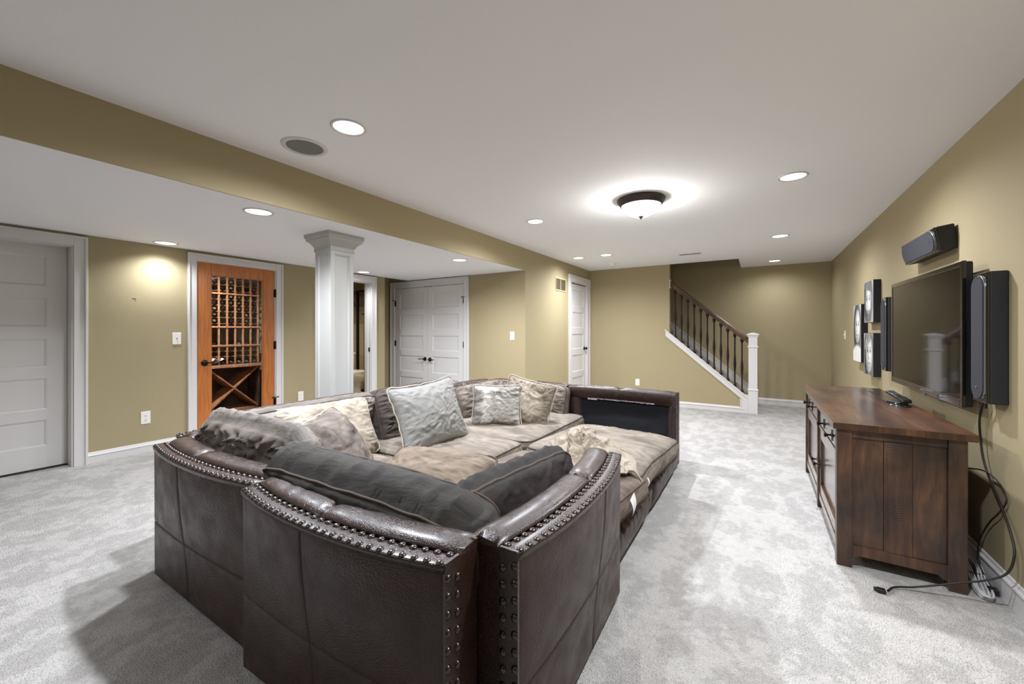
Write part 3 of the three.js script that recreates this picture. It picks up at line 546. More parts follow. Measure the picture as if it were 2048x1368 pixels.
// ------------------------------------------------------------------ bathroom seen through the open doorway
{
  const x0 = -7.4, x1 = X_L - T, z0 = -5.25, z1 = -3.3, top = 2.36;
  add(scene, 'wall_bathroom', [B(x0, -5.56, 0, top, z0 - 0.1, z0), B(x0 - 0.1, x0, 0, top, z0 - 0.1, z1)], M.cellarWall, { kind: 'structure', exact: true });
  add(scene, 'ceiling_bathroom', [B(x0 - 0.1, x1, top, top + 0.06, z0 - 0.1, z1)], M.ceiling, { kind: 'structure', exact: true });
  add(scene, 'floor_bathroom', [B(x0, x1, FL, FL + 0.004, z0, z1)], M.bathFloor, { kind: 'structure', exact: true });
  const w = structure('wall_tiled', [0, 0, 0]);
  add(w, 'grout_bed', [B(-7.38, -5.57, FL, 2.3, z0, z0 + 0.012)], M.grout);
  const tg = new RoundedBoxGeometry(0.322, 0.322, 0.014, 1, 0.003), rr = rng(9);
  boxUV(tg);
  for (let j = 0; j < 7; j++) for (let i = 0; i < 5; i++) {
    if (j === 5) continue;
    const m = add(w, 'tile', tg, M.tile[(rr() * 3) | 0]); m.position.set(-7.2 + i * 0.327, FL + 0.17 + j * 0.327 - (j > 5 ? 0.0 : 0), z0 + 0.014); m.rotation.z = ((rr() * 4) | 0) * Math.PI / 2;
  }
  const dg = boxUV(new RoundedBoxGeometry(0.225, 0.225, 0.014, 1, 0.003).rotateZ(Math.PI / 4));
  for (let i = 0; i < 5; i++) { const m = add(w, 'tile', dg, M.tile[(rr() * 3) | 0]); m.position.set(-7.2 + i * 0.327, FL + 0.17 + 5 * 0.327, z0 + 0.016); }
  const l = thing('recessed_light', 'bathroom ceiling light, out of sight behind the door frame', 'light', [-6.3, top, -3.9]);
  add(l, 'trim_ring', lathe([[0.06, 0.006], [0.062, -0.004], [0.076, -0.003], [0.078, 0.002]], 28), M.trim);
  add(l, 'lens', lathe([[0, -0.002], [0.06, -0.001], [0.06, 0.004], [0, 0.005]], 28), M.lens);
  spot(l, 0, -0.02, 0, LAMP.bath, 1.35, 0.8, 3);
  const s = thing('shower_screen', 'framed glass shower door in front of brown tiles, seen through the bathroom doorway', 'shower', [-6.2, FL, -5.02]);
  add(s, 'screen_frame', [R(-0.42, -0.375, 0, 1.94, -0.02, 0.02, 0.003), R(0.45, 0.49, 0, 1.94, -0.02, 0.02, 0.003), R(-0.375, 0.45, 1.905, 1.94, -0.02, 0.02, 0.003), R(-0.375, 0.45, 0, 0.04, -0.02, 0.02, 0.003)], M.bronze);
  add(s, 'screen_glass', [B(-0.375, 0.45, 0.04, 1.905, -0.003, 0.003)], phys({ color: 0xffffff, transmission: 1, thickness: 0.006, roughness: 0.03, ior: 1.45 }));
  add(s, 'towel_bar', [cyl(0.009, 0.42, 10).rotateZ(Math.PI / 2).translate(0.02, 1.48, 0.06), cyl(0.016, 0.06, 12).rotateX(Math.PI / 2).translate(-0.16, 1.48, 0.03), cyl(0.016, 0.06, 12).rotateX(Math.PI / 2).translate(0.2, 1.48, 0.03)], M.bronze);
  // toilet facing the doorway
  const t = thing('toilet', 'cream toilet with a round lid, seen through the bathroom doorway', 'toilet', [-6.15, FL, -4.58]);
  const ring = (cx, rx, rz) => (a) => [cx + rx * Math.cos(a), rz * Math.sin(a)];
  const secs = [[0, 0.0, 0.2, 0.1], [0.05, 0.0, 0.19, 0.095], [0.16, 0.02, 0.17, 0.085], [0.24, 0.035, 0.19, 0.11], [0.3, 0.04, 0.225, 0.15], [0.36, 0.04, 0.25, 0.175], [0.4, 0.04, 0.255, 0.182], [0.405, 0.04, 0.24, 0.17]];
  const bowl = grid(40, 24, (u, v) => { const k = v * (secs.length - 1), i = Math.min(secs.length - 2, Math.floor(k)), f = smooth(0, 1, k - i), A = secs[i], C = secs[i + 1]; const y = mix(A[0], C[0], k - i), cx = mix(A[1], C[1], f), rx = mix(A[2], C[2], f), rz = mix(A[3], C[3], f), a = u * Math.PI * 2; return V(cx + rx * Math.cos(a), y, -rz * Math.sin(a)); });
  add(t, 'toilet_bowl', [bowl], M.porcelain);
  const lid = (y, h, s2) => { const sh = new THREE.Shape(); for (let i = 0; i <= 40; i++) { const a = i / 40 * Math.PI * 2, p = [0.035 + 0.25 * s2 * Math.cos(a), 0.183 * s2 * Math.sin(a)]; i ? sh.lineTo(...p) : sh.moveTo(...p); } return new THREE.ExtrudeGeometry(sh, { depth: h, bevelEnabled: true, bevelSize: 0.006, bevelThickness: 0.006, bevelSegments: 2 }).rotateX(-Math.PI / 2).translate(0, y, 0); };
  add(t, 'toilet_seat', [lid(0.412, 0.01, 1)], M.porcelain);
  add(t, 'toilet_lid', [lid(0.438, 0.012, 0.99)], M.porcelain);
  add(t, 'toilet_tank', [R(-0.42, -0.23, 0.36, 0.72, -0.22, 0.22, 0.025, 3)], M.porcelain);
  add(t, 'tank_lid', [R(-0.43, -0.22, 0.725, 0.76, -0.23, 0.23, 0.012, 2)], M.porcelain);
}

// ------------------------------------------------------------------ television cabinet
function settle(t, x, y, z) { t.position.set(x, y, z); for (const c of t.children) c.position.sub(t.position); return t; }
{
  const t = thing('media_cabinet', 'long dark wood media cabinet with drawers below the television', 'cabinet');
  const F0 = 0.37, Bk = 0.875, N = -2.84, FarZ = -4.585, top = 0.757;
  // top of three long boards with a rounded nosing
  for (let i = 0; i < 3; i++) { const a = 0.352 + i * 0.185, b = i === 2 ? 0.905 : a + 0.1849; add(t, 'top_board', [R(a, b, top, 0.792, -4.68, N + 0.018, 0.0018, 2)], M.woodTop); }
  add(t, 'top_apron', [B(F0 + 0.012, Bk - 0.01, top - 0.022, top, FarZ + 0.01, N - 0.012)], M.wood);
  for (const [x0, x1, z0, z1] of [[F0, F0 + 0.068, N - 0.06, N], [Bk - 0.068, Bk, N - 0.06, N], [F0, F0 + 0.06, -3.73, -3.685], [F0, F0 + 0.068, FarZ, FarZ + 0.06], [Bk - 0.068, Bk, FarZ, FarZ + 0.06]]) add(t, 'post', [R(x0, x1, 0, top, z0, z1, 0.004)], M.wood);
  for (const z of [N - 0.016, FarZ + 0.016]) {      // panelled ends: three boards between rails
    const xs = [F0 + 0.068, 0.568, 0.68, Bk - 0.068];
    for (let i = 0; i < 3; i++) add(t, 'side_plank', [R(xs[i] + 0.0006, xs[i + 1] - 0.0006, 0.12, 0.715, z - 0.012, z + (z > -3.5 ? 0.002 : 0.002) * (i === 1 ? 1 : -1), 0.0015)], i === 1 ? M.woodSawn : M.wood);
    add(t, 'side_rail', [R(xs[0], xs[3], 0.712, top, z - 0.014, z + 0.008, 0.003)], M.wood);
    add(t, 'side_rail', [prism([[xs[0], 0.122], [xs[3], 0.122], [xs[3], 0.045], [xs[3] - 0.02, 0.05], [xs[3] - 0.035, 0.066], [xs[0] + 0.035, 0.07], [xs[0] + 0.015, 0.06], [xs[0], 0.05]], V(0, 0, z - 0.014), V(0, 0, 0.022), UX, UY)], M.wood);
  }
  add(t, 'carcass', [B(F0 + 0.035, Bk - 0.02, 0.075, top - 0.02, FarZ + 0.03, N - 0.03)], M.rackDark);
  const knob = (parent, y, z) => add(parent, 'knob', [
    lathe([[0, 0.040], [0.012, 0.039], [0.0165, 0.034], [0.014, 0.029], [0.006, 0.024], [0.0055, 0.006], [0.011, 0.003], [0.012, 0]], 16).rotateZ(Math.PI / 2).translate(F0 + 0.008, y, z),
    R(F0 + 0.005, F0 + 0.009, y - 0.034, y + 0.034, z - 0.006, z + 0.006, 0.0015), R(F0 + 0.005, F0 + 0.009, y - 0.006, y + 0.006, z - 0.034, z + 0.034, 0.0015)], M.bronze);
  for (const [za, zb, dk, kz] of [[-3.685, N - 0.06, [-3.07, -3.42], -3.645], [FarZ + 0.06, -3.73, [-4.12, -4.36], -3.775]]) {
    add(t, 'front_rail', [R(F0 + 0.006, F0 + 0.03, 0.596, 0.616, za, zb, 0.002)], M.woodFront);
    add(t, 'front_rail', [R(F0 + 0.006, F0 + 0.03, 0.07, 0.118, za, zb, 0.002)], M.woodFront);
    const d = add(t, 'drawer', [R(F0 + 0.01, F0 + 0.034, 0.62, 0.732, za + 0.004, zb - 0.004, 0.003)], M.woodFront);
    for (const z of dk) knob(d, 0.668, z);
    const y0 = 0.122, y1 = 0.592, s = 0.07;
    const dr = add(t, 'cabinet_door', [R(F0 + 0.01, F0 + 0.034, y0, y1, za + 0.004, za + s, 0.003), R(F0 + 0.01, F0 + 0.034, y0, y1, zb - s, zb - 0.004, 0.003), R(F0 + 0.01, F0 + 0.034, y1 - s, y1, za + s, zb - s, 0.003), R(F0 + 0.01, F0 + 0.034, y0, y0 + s, za + s, zb - s, 0.003)], M.woodFront);
    add(dr, 'recessed_panel', [R(F0 + 0.024, F0 + 0.033, y0 + s - 0.004, y1 - s + 0.004, za + s - 0.004, zb - s + 0.004, 0.003)], M.woodFront);
    knob(dr, 0.33, kz);
  }
  settle(t, 0.63, 0, -3.71);
}

// ------------------------------------------------------------------ television, speakers, pictures
{
  const t = thing('television', 'flat black television mounted on the yellow wall above the cabinet', 'television');
  const x = 0.93, z0 = -4.44, z1 = -3.095, y0 = 0.884, y1 = 1.676, b = 0.03;
  add(t, 'back_shell', [R(x + 0.006, x + 0.045, y0 + 0.004, y1 - 0.004, z0 + 0.004, z1 - 0.004, 0.01, 3)], M.black);
  add(t, 'bezel', [R(x, x + 0.018, y0, y1, z0, z0 + b, 0.004), R(x, x + 0.018, y0, y1, z1 - b, z1, 0.004), R(x, x + 0.018, y1 - b, y1, z0 + b, z1 - b, 0.004), R(x, x + 0.018, y0, y0 + b + 0.012, z0 + b, z1 - b, 0.004)], M.blackGloss);
  add(t, 'screen', [B(x + 0.003, x + 0.006, y0 + b + 0.01, y1 - b + 0.002, z0 + b - 0.002, z1 - b + 0.002)], M.screen);
  const zm = -3.71;
  add(t, 'badge', [R(x - 0.0012, x + 0.002, y0 + 0.016, y0 + 0.026, zm - 0.03, zm + 0.03, 0.0008)], M.silver);
  add(t, 'sensor_tab', [R(x + 0.002, x + 0.016, y0 - 0.01, y0 + 0.004, zm - 0.04, zm + 0.04, 0.005)], M.blackGloss);
  add(t, 'wall_mount', [B(x + 0.045, X_R, 1.12, 1.44, -3.95, -3.55), R(x + 0.03, 0.995, 1.2, 1.36, -3.12, -3.075, 0.004), R(x + 0.034, 0.99, 1.26, 1.285, -3.077, -3.07, 0.002)], M.black);
  settle(t, 0.97, 0.884, -3.7675);
}
function stadium(w, h, r = w / 2, n = 12) { const s = new THREE.Shape(); s.absarc(0, h / 2 - r, w / 2, 0, Math.PI); s.absarc(0, -h / 2 + r, w / 2, Math.PI, 2 * Math.PI); s.closePath(); return s; }
function wallSpeaker(label, z, y, w, h, d, group) {
  const t = thing('wall_speaker', label, 'speaker', [X_R, y, z], -Math.PI / 2);
  add(t, 'speaker_body', [R(-w / 2, w / 2, -h / 2, h / 2, 0.001, d - 0.012, 0.006, 3)], M.speakerBody);
  add(t, 'front_baffle', [R(-w / 2 + 0.001, w / 2 - 0.001, -h / 2 + 0.001, h / 2 - 0.001, d - 0.014, d, 0.005, 2)], M.blackGloss);
  const ext = (s, dep, bev) => new THREE.ExtrudeGeometry(s, { depth: dep, bevelEnabled: true, bevelSize: bev, bevelThickness: bev, bevelSegments: 3, curveSegments: 24 });
  add(t, 'grille_ring', [ext(stadium(w - 0.022, h - 0.03), 0.003, 0.002).translate(0, 0, d)], M.silver);
  add(t, 'grille_cloth', [ext(stadium(w - 0.03, h - 0.038), 0.006, 0.004).translate(0, 0, d)], M.speakerCloth);
  add(t, 'badge', [cyl(0.006, 0.003, 16).rotateX(Math.PI / 2).translate(0, -h / 2 + 0.075, d + 0.011)], M.silver);
  return t;
}
wallSpeaker('tall slim black speaker on the wall near the camera, right of the television', -2.945, 1.265, 0.15, 0.648, 0.075);
wallSpeaker('tall slim black speaker on the wall between the television and the canvas portraits', -4.745, 1.268, 0.15, 0.648, 0.075);
{
  const t = thing('center_speaker', 'wide black speaker mounted tilted on the wall above the television', 'speaker', [0.975, 1.868, -3.775], -Math.PI / 2);
  const w = 0.65, h = 0.15, d = 0.1, k = (g) => g.rotateX(0.16);
  add(t, 'speaker_body', [k(R(-w / 2, w / 2, -h / 2, h / 2, -0.042, d / 2 - 0.012, 0.006, 3))], M.speakerBody);
  add(t, 'front_baffle', [k(R(-w / 2 + 0.001, w / 2 - 0.001, -h / 2 + 0.001, h / 2 - 0.001, d / 2 - 0.014, d / 2, 0.005, 2))], M.blackGloss);
  const ext = (s, dep, bev) => new THREE.ExtrudeGeometry(s, { depth: dep, bevelEnabled: true, bevelSize: bev, bevelThickness: bev, bevelSegments: 3, curveSegments: 24 }).rotateZ(Math.PI / 2);
  add(t, 'grille_ring', [k(ext(stadium(h - 0.018, w - 0.03), 0.003, 0.002).translate(0, 0, d / 2))], M.silver);
  add(t, 'grille_cloth', [k(ext(stadium(h - 0.026, w - 0.038), 0.006, 0.004).translate(0, 0, d / 2))], M.speakerCloth);
  add(t, 'badge', [k(cyl(0.006, 0.003, 16).rotateX(Math.PI / 2).translate(0.24, 0, d / 2 + 0.011))], M.silver);
  add(t, 'wall_bracket', [R(-0.05, 0.05, -0.04, 0.04, -0.046, -0.03, 0.002)], M.black);
}
function portrait(kind, seed) {        // soft black and white photo print of a close-up face
  const tall = kind === 'tall', asp = tall ? 1.54 : 1.06, fx = kind === 'cap' ? 0.45 : 0.56, fy = tall ? 0.62 : 0.52, rx = tall ? 0.33 : 0.36, ry = tall ? 0.46 : 0.5;
  return tex(192, (u, v0) => {
    const v = v0 * asp, cy = fy * asp, dx = (u - fx) / rx, dy = (v - cy) / ry, bell = (x, y, sx, sy) => Math.exp(-(((dx - x) / sx) ** 2 + ((dy - y) / sy) ** 2));
    let g = mix(0.5, 0.78, smooth(0, 1, u * 0.6 + v0 * 0.4));                                        // backdrop
    const r = Math.hypot(dx, dy), strand = fbm(u * 26 + seed, v * 3, 3);
    const hair = smooth(1.5, 1.15, Math.hypot(dx * 0.95, (dy - 0.12) * (dy < 0 && kind !== 'cap' ? 0.55 : 1)));
    g = mix(g, clamp(0.3 + 0.28 * strand + 0.12 * dx), hair);
    const shirt = smooth(-0.95, -1.25, dy + 0.12 * dx * dx); g = mix(g, 0.86 + 0.07 * fbm(u * 6, v * 9, 2), shirt);
    const skin = smooth(1.06, 0.92, r + 0.03 * strand);
    let f = 0.72 + 0.2 * smooth(-0.9, 0.6, dx) - 0.2 * smooth(0.3, 1, r) + 0.02 * n2(u * 30, v * 30);
    f -= 0.34 * (bell(-0.38, 0.12, 0.2, 0.09) + bell(0.38, 0.12, 0.2, 0.09)) + 0.22 * (bell(-0.38, 0.28, 0.26, 0.05) + bell(0.38, 0.28, 0.26, 0.05));
    f -= 0.3 * (bell(-0.38, 0.1, 0.09, 0.06) + bell(0.38, 0.1, 0.09, 0.06)) + 0.16 * bell(-0.12, -0.05, 0.1, 0.26) + 0.2 * bell(0, -0.27, 0.2, 0.05) + 0.28 * bell(0, -0.52, 0.34, 0.06) + 0.12 * bell(0, -0.72, 0.4, 0.08);
    f += 0.08 * bell(0.05, 0.0, 0.08, 0.2);
    if (kind === 'cap') f -= 0.25 * smooth(-0.3, -0.62, dy) * (1 - bell(0, -0.5, 0.3, 0.1)) + 0.1 * smooth(0.5, 0.75, Math.abs(dx));
    g = mix(g, clamp(f), skin);
    if (kind === 'cap') g = mix(g, 0.42 + 0.1 * fbm(u * 8, v * 8, 2), smooth(0.5, 0.62, dy + 0.1 * dx) * smooth(1.3, 1.15, r));
    if (kind === 'kid') g = mix(g, clamp(0.5 + 0.5 * strand), smooth(0.42, 0.66, dy - 0.35 * dx) * smooth(1.4, 1.2, r));
    return [g, g * 0.985, g * 0.96];
  }, { wrap: THREE.ClampToEdgeWrapping });
}
function canvasPrint(label, z0, z1, y0, y1, kind, seed) {
  const w = z1 - z0, h = y1 - y0, d = 0.058;
  const t = thing('canvas_portrait', label, 'picture', [X_R, (y0 + y1) / 2, (z0 + z1) / 2], -Math.PI / 2);
  add(t, 'stretcher', [R(-w / 2, w / 2, -h / 2, h / 2, 0.002, d, 0.004)], M.canvasEdge);
  const f = grid(1, 1, (u, v) => V((u - 0.5) * (w - 0.006), (v - 0.5) * (h - 0.006), d + 0.001));
  add(t, 'print', f, std({ map: portrait(kind, seed), roughness: 0.7 }), { keepUV: true });
}
canvasPrint('tall black and white canvas portrait, leftmost and farthest of the three', -6.19, -5.77, 0.945, 1.592, 'tall', 3);
canvasPrint('upper black and white canvas portrait, showing a bearded face', -5.61, -5.215, 1.38, 1.803, 'cap', 4);
canvasPrint('lower black and white canvas portrait, showing a long-haired child', -5.625, -5.215, 0.843, 1.275, 'kid', 5);

// small things on the cabinet
{
  const t = thing('remote_dock', 'small black charging dock lying on the cabinet top under the remote', 'dock', [0.81, 0.792, -3.66], 0.5);
  add(t, 'dock_base', [new THREE.SphereGeometry(0.06, 24, 12, 0, Math.PI * 2, 0, Math.PI / 2).scale(1, 0.32, 1)], M.blackGloss);
  add(t, 'dock_rest', [R(-0.03, 0.03, 0.005, 0.03, -0.07, 0.03, 0.006)], M.black);
  add(t, 'dock_button', [new THREE.SphereGeometry(0.006, 10, 6).translate(-0.035, 0.017, 0.012)], M.silver);
  const r = thing('remote_control', 'black remote control propped on the charging dock', 'remote control', [0.822, 0.842, -3.735], 0.0);
  r.rotation.set(0.19, 0.22, 0);
  add(r, 'remote_body', [R(-0.025, 0.025, -0.01, 0.01, -0.12, 0.1, 0.008, 3)], M.black);
  add(r, 'remote_head', [R(-0.0235, 0.0235, 0.0085, 0.0125, 0.015, 0.095, 0.0018)], M.blackGloss);
  for (let j = 0; j < 4; j++) for (let i = 0; i < 3; i++) add(r, 'button', [R(-0.017 + i * 0.0125, -0.009 + i * 0.0125, 0.009, 0.0125, -0.1 + j * 0.024, -0.088 + j * 0.024, 0.001, 1)], j === 2 ? M.silver : M.speakerCloth);
  const w = add(scene, 'dock_cable', [tube([[0.79, 0.7945, -4.42], [0.792, 0.7945, -4.25], [0.776, 0.7945, -4.04], [0.77, 0.7945, -3.85], [0.79, 0.797, -3.7], [0.8, 0.799, -3.665]], 0.0025, 40, 6)], M.cord);
  tag(w, 'thin black cable running along the cabinet top to the charging dock', 'cable');
}
// cables by the wall
{
  const c = add(scene, 'power_cable', [tube([[0.985, 0.94, -3.02], [0.99, 0.84, -3.08], [1.0, 0.742, -3.105], [1.0, 0.636, -3.075], [1.003, 0.559, -3.026], [1.003, 0.434, -2.883], [0.998, 0.36, -2.8], [0.99, 0.28, -2.745], [0.965, 0.19, -2.74], [0.9, 0.135, -2.745], [0.82, 0.095, -2.75], [0.72, 0.05, -2.745], [0.65, 0.022, -2.74], [0.58, 0.012, -2.715], [0.545, 0.012, -2.66]], 0.0048, 140, 8)], M.cord);
  tag(c, 'long black cable hanging from the near speaker and looping onto the carpet', 'cable');
  add(c, 'cable_plug', [R(0.5, 0.535, 0.004, 0.02, -2.664, -2.634, 0.004), R(0.49, 0.502, 0.007, 0.017, -2.66, -2.638, 0.002)], M.black);
  const d = add(scene, 'thin_cable', [tube([[0.9, 0.5, -3.3], [0.96, 0.545, -3.17], [0.998, 0.572, -3.04], [1.008, 0.536, -2.902], [1.006, 0.49, -2.86], [1.005, 0.41, -2.92], [1.005, 0.33, -3.01], [1.005, 0.25, -3.08], [0.996, 0.17, -3.11], [0.985, 0.09, -3.08], [0.985, 0.04, -3.0], [0.985, 0.022, -2.93]], 0.0035, 110, 8)], M.cord);
  tag(d, 'thin dark cable crossing the thicker one beside the cabinet back leg', 'cable');
  add(d, 'cable_plug', [R(0.96, 0.998, 0.008, 0.036, -2.93, -2.895, 0.006)], M.black);
  const t = thing('cable_bundle', 'tied bundle of white cables on the carpet behind the cabinet leg', 'cable', [0.955, 0, -2.98]);
  for (let i = 0; i < 9; i++) { const a = (i % 3 - 1) * 0.009, h = 0.008 + Math.floor(i / 3) * 0.009, q = i * 0.006; add(t, 'cable_strand', [tube([[0.02 + a, h + 0.05, -0.2 - q], [0.03 + a, h + 0.035, -0.1], [0.012 + a * 1.3, h + 0.012, 0.0], [-0.005 + a * 1.6, h, 0.1 + q * 0.5], [-0.022 + a, h, 0.15 + q * 0.4], [-0.035 + a * 0.6, h + 0.002, 0.09], [-0.022 + a, h + 0.012, 0.0], [0.0 + a, h + 0.05, -0.19 - q]], 0.0042, 50, 6)], M.whiteCord); }
  add(t, 'cable_tie', [new THREE.TorusGeometry(0.03, 0.003, 6, 20).scale(1.1, 0.7, 1).translate(-0.005, 0.03, -0.03)], M.black);
}
// dome lamp on the TV wall mount: small hanging lead behind the television
{
  const w = add(scene, 'tv_lead', [tube([[0.975, 1.21, -3.085], [0.985, 1.12, -3.05], [0.99, 1.04, -3.025], [0.992, 0.96, -3.015], [0.992, 0.9, -3.02]], 0.005, 40, 8)], M.cord);
  tag(w, 'black lead hanging from the television bracket behind the near speaker', 'cable');
}

// ------------------------------------------------------------------ the leather pit sofa, module by module
const nailG = boxUV(new THREE.SphereGeometry(0.0115, 10, 4, 0, Math.PI * 2, 0, Math.PI / 2).scale(1, 0.72, 1));
const H_B = 0.7;      // height of the backs
function nailAt(parent, p, n) {
  const m = new THREE.Mesh(nailG, M.nail); m.name = partName(parent, 'nail'); m.castShadow = m.receiveShadow = true;
  m.position.copy(p); m.quaternion.setFromUnitVectors(V(0, 1, 0), n); parent.add(m);
}
// back from p0 to p1 on the outside line, n points out of the sofa; the top line bows outwards
function sofaBack(t, p0, p1, n, { bow = 0.055, thick = 0.135, seam = 0.46, near = true, ends = [false, false], inner = 'plain', spacing = 0.036, seed = 1 } = {}) {
  const A = V(p0[0], 0, p0[1]), E = V(p1[0], 0, p1[1]), D = E.clone().sub(A), Lg = D.length(), N = V(n[0], 0, n[1]);
  const at = (s, o, y) => A.clone().addScaledVector(D, s).addScaledVector(N, o + bow * (1 - Math.pow(Math.abs(2 * s - 1), 2.2)) * smooth(0.02, 0.68, y)).add(V(0, y, 0));
  const loft = (prof, s0, s1, ns, caps = true) => {     // closed profile [[o,y]] swept along the back
    const np = prof.length, pos = [], idx = [];
    for (let i = 0; i <= ns; i++) for (const [o, y] of prof) { const q = at(mix(s0, s1, i / ns), o, y); pos.push(q.x, q.y, q.z); }
    for (let i = 0; i < ns; i++) for (let j = 0; j < np; j++) { const a = i * np + j, b = i * np + (j + 1) % np, c = a + np, d = b + np; idx.push(a, b, d, a, d, c); }
    if (caps) { const tri = THREE.ShapeUtils.triangulateShape(prof.map(([x, y]) => new THREE.Vector2(x, y)), []); for (const [i, j, k] of tri) { idx.push(i, k, j); idx.push(ns * np + i, ns * np + j, ns * np + k); } }
    const g = new THREE.BufferGeometry(); g.setAttribute('position', new THREE.Float32BufferAttribute(pos, 3)); g.setIndex(idx);
    const flat = g.toNonIndexed(); return outward(flat);
  };
  const back = add(t, 'sofa_back', [loft([[-0.006, 0.035], [-0.006, H_B - 0.012], [-0.02, H_B - 0.002], [-thick, H_B - 0.002], [-thick, 0.24], [-thick, 0.035]], 0, 1, near ? 28 : 14)], M.leather);
  // four leather panels on the outside, edges turned in at the seams
  for (const [sa, sb] of [[0, seam], [seam, 1]]) for (const [ya, yb] of [[0.035, 0.315], [0.315, H_B - 0.002]]) {
    const g = grid(near ? 26 : 10, near ? 20 : 8, (u0, v0) => {
      const u = (1 - Math.cos(Math.PI * u0)) / 2, v = (1 - Math.cos(Math.PI * v0)) / 2;
      const s = mix(sa, sb, u), y = mix(ya, yb, v), eu = Math.min(u * (sb - sa), (1 - u) * (sb - sa)) * Lg, ev = Math.min(v, 1 - v) * (yb - ya), e = Math.min(eu, ev);
      const dip = -0.005 * Math.exp(-e / 0.0035), puff = 0.002 * (1 - Math.exp(-e / 0.03)) + 0.005 * fbm(s * 3 + seed * 5, y * 3 + sa * 7, 2) * (1 - Math.exp(-e / 0.08));
      return at(s, dip + puff, y);
    });
    const hold = new THREE.Vector3(), pn = g.attributes.normal; hold.fromBufferAttribute(pn, Math.floor(pn.count / 2)); if (hold.dot(N) < 0) { const ix = g.index; for (let i = 0; i < ix.count; i += 3) { const q = ix.getX(i + 1); ix.setX(i + 1, ix.getX(i + 2)); ix.setX(i + 2, q); } g.computeVertexNormals(); }
    { const uv = g.attributes.uv; for (let i = 0; i < uv.count; i++) uv.setXY(i, (uv.getX(i) * (sb - sa) + sa) * Lg + seed * 0.37, uv.getY(i) * (yb - ya) + ya); }
    add(back, 'leather_panel', g, M.leather, { keepUV: true });
  }
  // flat nailed band on top, then the padded roll
  const band = [[0.004, H_B - 0.016], [0.006, H_B + 0.0], [0.0, H_B + 0.006], [-0.03, H_B + 0.008], [-0.052, H_B + 0.006], [-0.058, H_B - 0.004], [-0.01, H_B - 0.006]];
  add(back, 'nailed_band', [smoothed(loft(band, -0.002, 1.002, near ? 34 : 14))], M.leatherRim);
  const pad = []; for (let i = 0; i <= 12; i++) { const a = i / 12 * Math.PI; pad.push([-0.108 + 0.056 * Math.cos(a) - 0.006, H_B + 0.002 + 0.026 * Math.pow(Math.sin(a), 0.8)]); } pad.push([-thick - 0.044, H_B - 0.03], [-thick - 0.03, H_B - 0.1], [-thick, H_B - 0.13], [-thick, H_B - 0.01]);
  for (const [sa, sb] of [[0, seam], [seam, 1]]) {
    const g = smoothed(loft(pad.map(([o, y]) => [o, y]), sa + 0.0015, sb - 0.0015, near ? 22 : 10));
    const p = g.attributes.position; for (let i = 0; i < p.count; i++) { const q = V(p.getX(i), p.getY(i), p.getZ(i)); const s = q.clone().sub(A).dot(D) / (Lg * Lg), e = Math.min(s - sa, sb - s) * Lg; const k = Math.exp(-Math.max(e, 0) / 0.018) * 0.014; if (q.y > H_B - 0.04) p.setY(i, q.y - k * smooth(H_B - 0.02, H_B + 0.01, q.y) + 0.0025 * fbm(s * 14 + seed, q.y * 9 + seed, 2)); }
    g.computeVertexNormals();
    add(back, 'padded_rim', [g], M.leatherRim);
  }
  const rows = [[-0.006, H_B + 0.004], [-0.046, H_B + 0.006]];
  const k = Math.round(Lg / spacing);
  if (near) {
    rows.forEach(([o, y], r) => { for (let i = 0; i < k; i++) { const s = (i + 0.5) / k; nailAt(back, at(s, o, y), V(0, 1, 0).addScaledVector(N, r ? 0 : 0.35).normalize()); } });
  } else {
    const g = []; rows.forEach(([o, y]) => { for (let i = 0; i < k; i++) { const q = at((i + 0.5) / k, o, y); g.push(nailG.clone().translate(q.x, q.y, q.z)); } });
    add(back, 'nail_row', g, M.nail, { kind: 'stuff' });
  }
  ends.forEach((on, e) => {           // strips of nails down the end of a back
    if (!on) return;
    const dir = D.clone().normalize().multiplyScalar(e ? 1 : -1), s = e;
    const strip = [[0.002, 0.035], [0.002, H_B], [-0.055, H_B], [-0.055, 0.035]];
    const q0 = at(s, 0, 0.04), w = N.clone();
    add(back, 'nailed_band', [prism([[0.003, 0], [0.003, H_B - 0.03], [-0.054, H_B - 0.03], [-0.054, 0]], q0.clone().addScaledVector(dir, -0.004), dir.clone().multiplyScalar(0.009), w, UY)], M.leatherRim);
    if (!near) return;
    for (const o of [-0.006, -0.044]) for (let i = 0; i < 14; i++) nailAt(back, at(s, o, H_B - 0.03 - (i + (o < -0.02 ? 0.3 : 0)) * 0.046).addScaledVector(dir, 0.005), dir);
  });
  if (inner === 'torn') {            // bare frame: the cushion is gone and black lining shows inside a leather surround
    const y0 = 0.3, y1 = 0.6, sa = 0.13, sb = 0.93;
    const sur = [[0, 0.24, sa, H_B - 0.06], [sb, 0.24, 1, H_B - 0.06], [sa, y1, sb, H_B - 0.06]];
    for (const [s0, ya, s1, yb] of sur) { const g = grid(18, 12, (u, v) => { const s = mix(s0, s1, u), y = mix(ya, yb, v), e = Math.min(Math.min(u, 1 - u) * (s1 - s0) * Lg, Math.min(v, 1 - v) * (yb - ya)); return at(s, -thick - 0.005 - 0.03 * (1 - Math.exp(-e / 0.025)) - 0.003 * fbm(s * 20, y * 20, 2), y); }); add(back, 'leather_surround', g, M.leatherRim, { keepUV: true }); }
    add(back, 'black_lining', [grid(20, 12, (u, v) => at(mix(sa, sb, u), -thick - 0.008 + 0.004 * fbm(u * 5, v * 4, 2), mix(0.24, y1, v)))], M.blackCloth, { label: 'black lining cloth exposed where the leather is torn' });
    add(back, 'torn_edge', [grid(40, 2, (u, v) => at(mix(0.2, 0.82, u), -thick - 0.03 - 0.006 * v, 0.607 - 0.012 * v - 0.012 * v * Math.abs(fbm(u * 12, 3, 3)) + 0.004))], M.leatherRim);
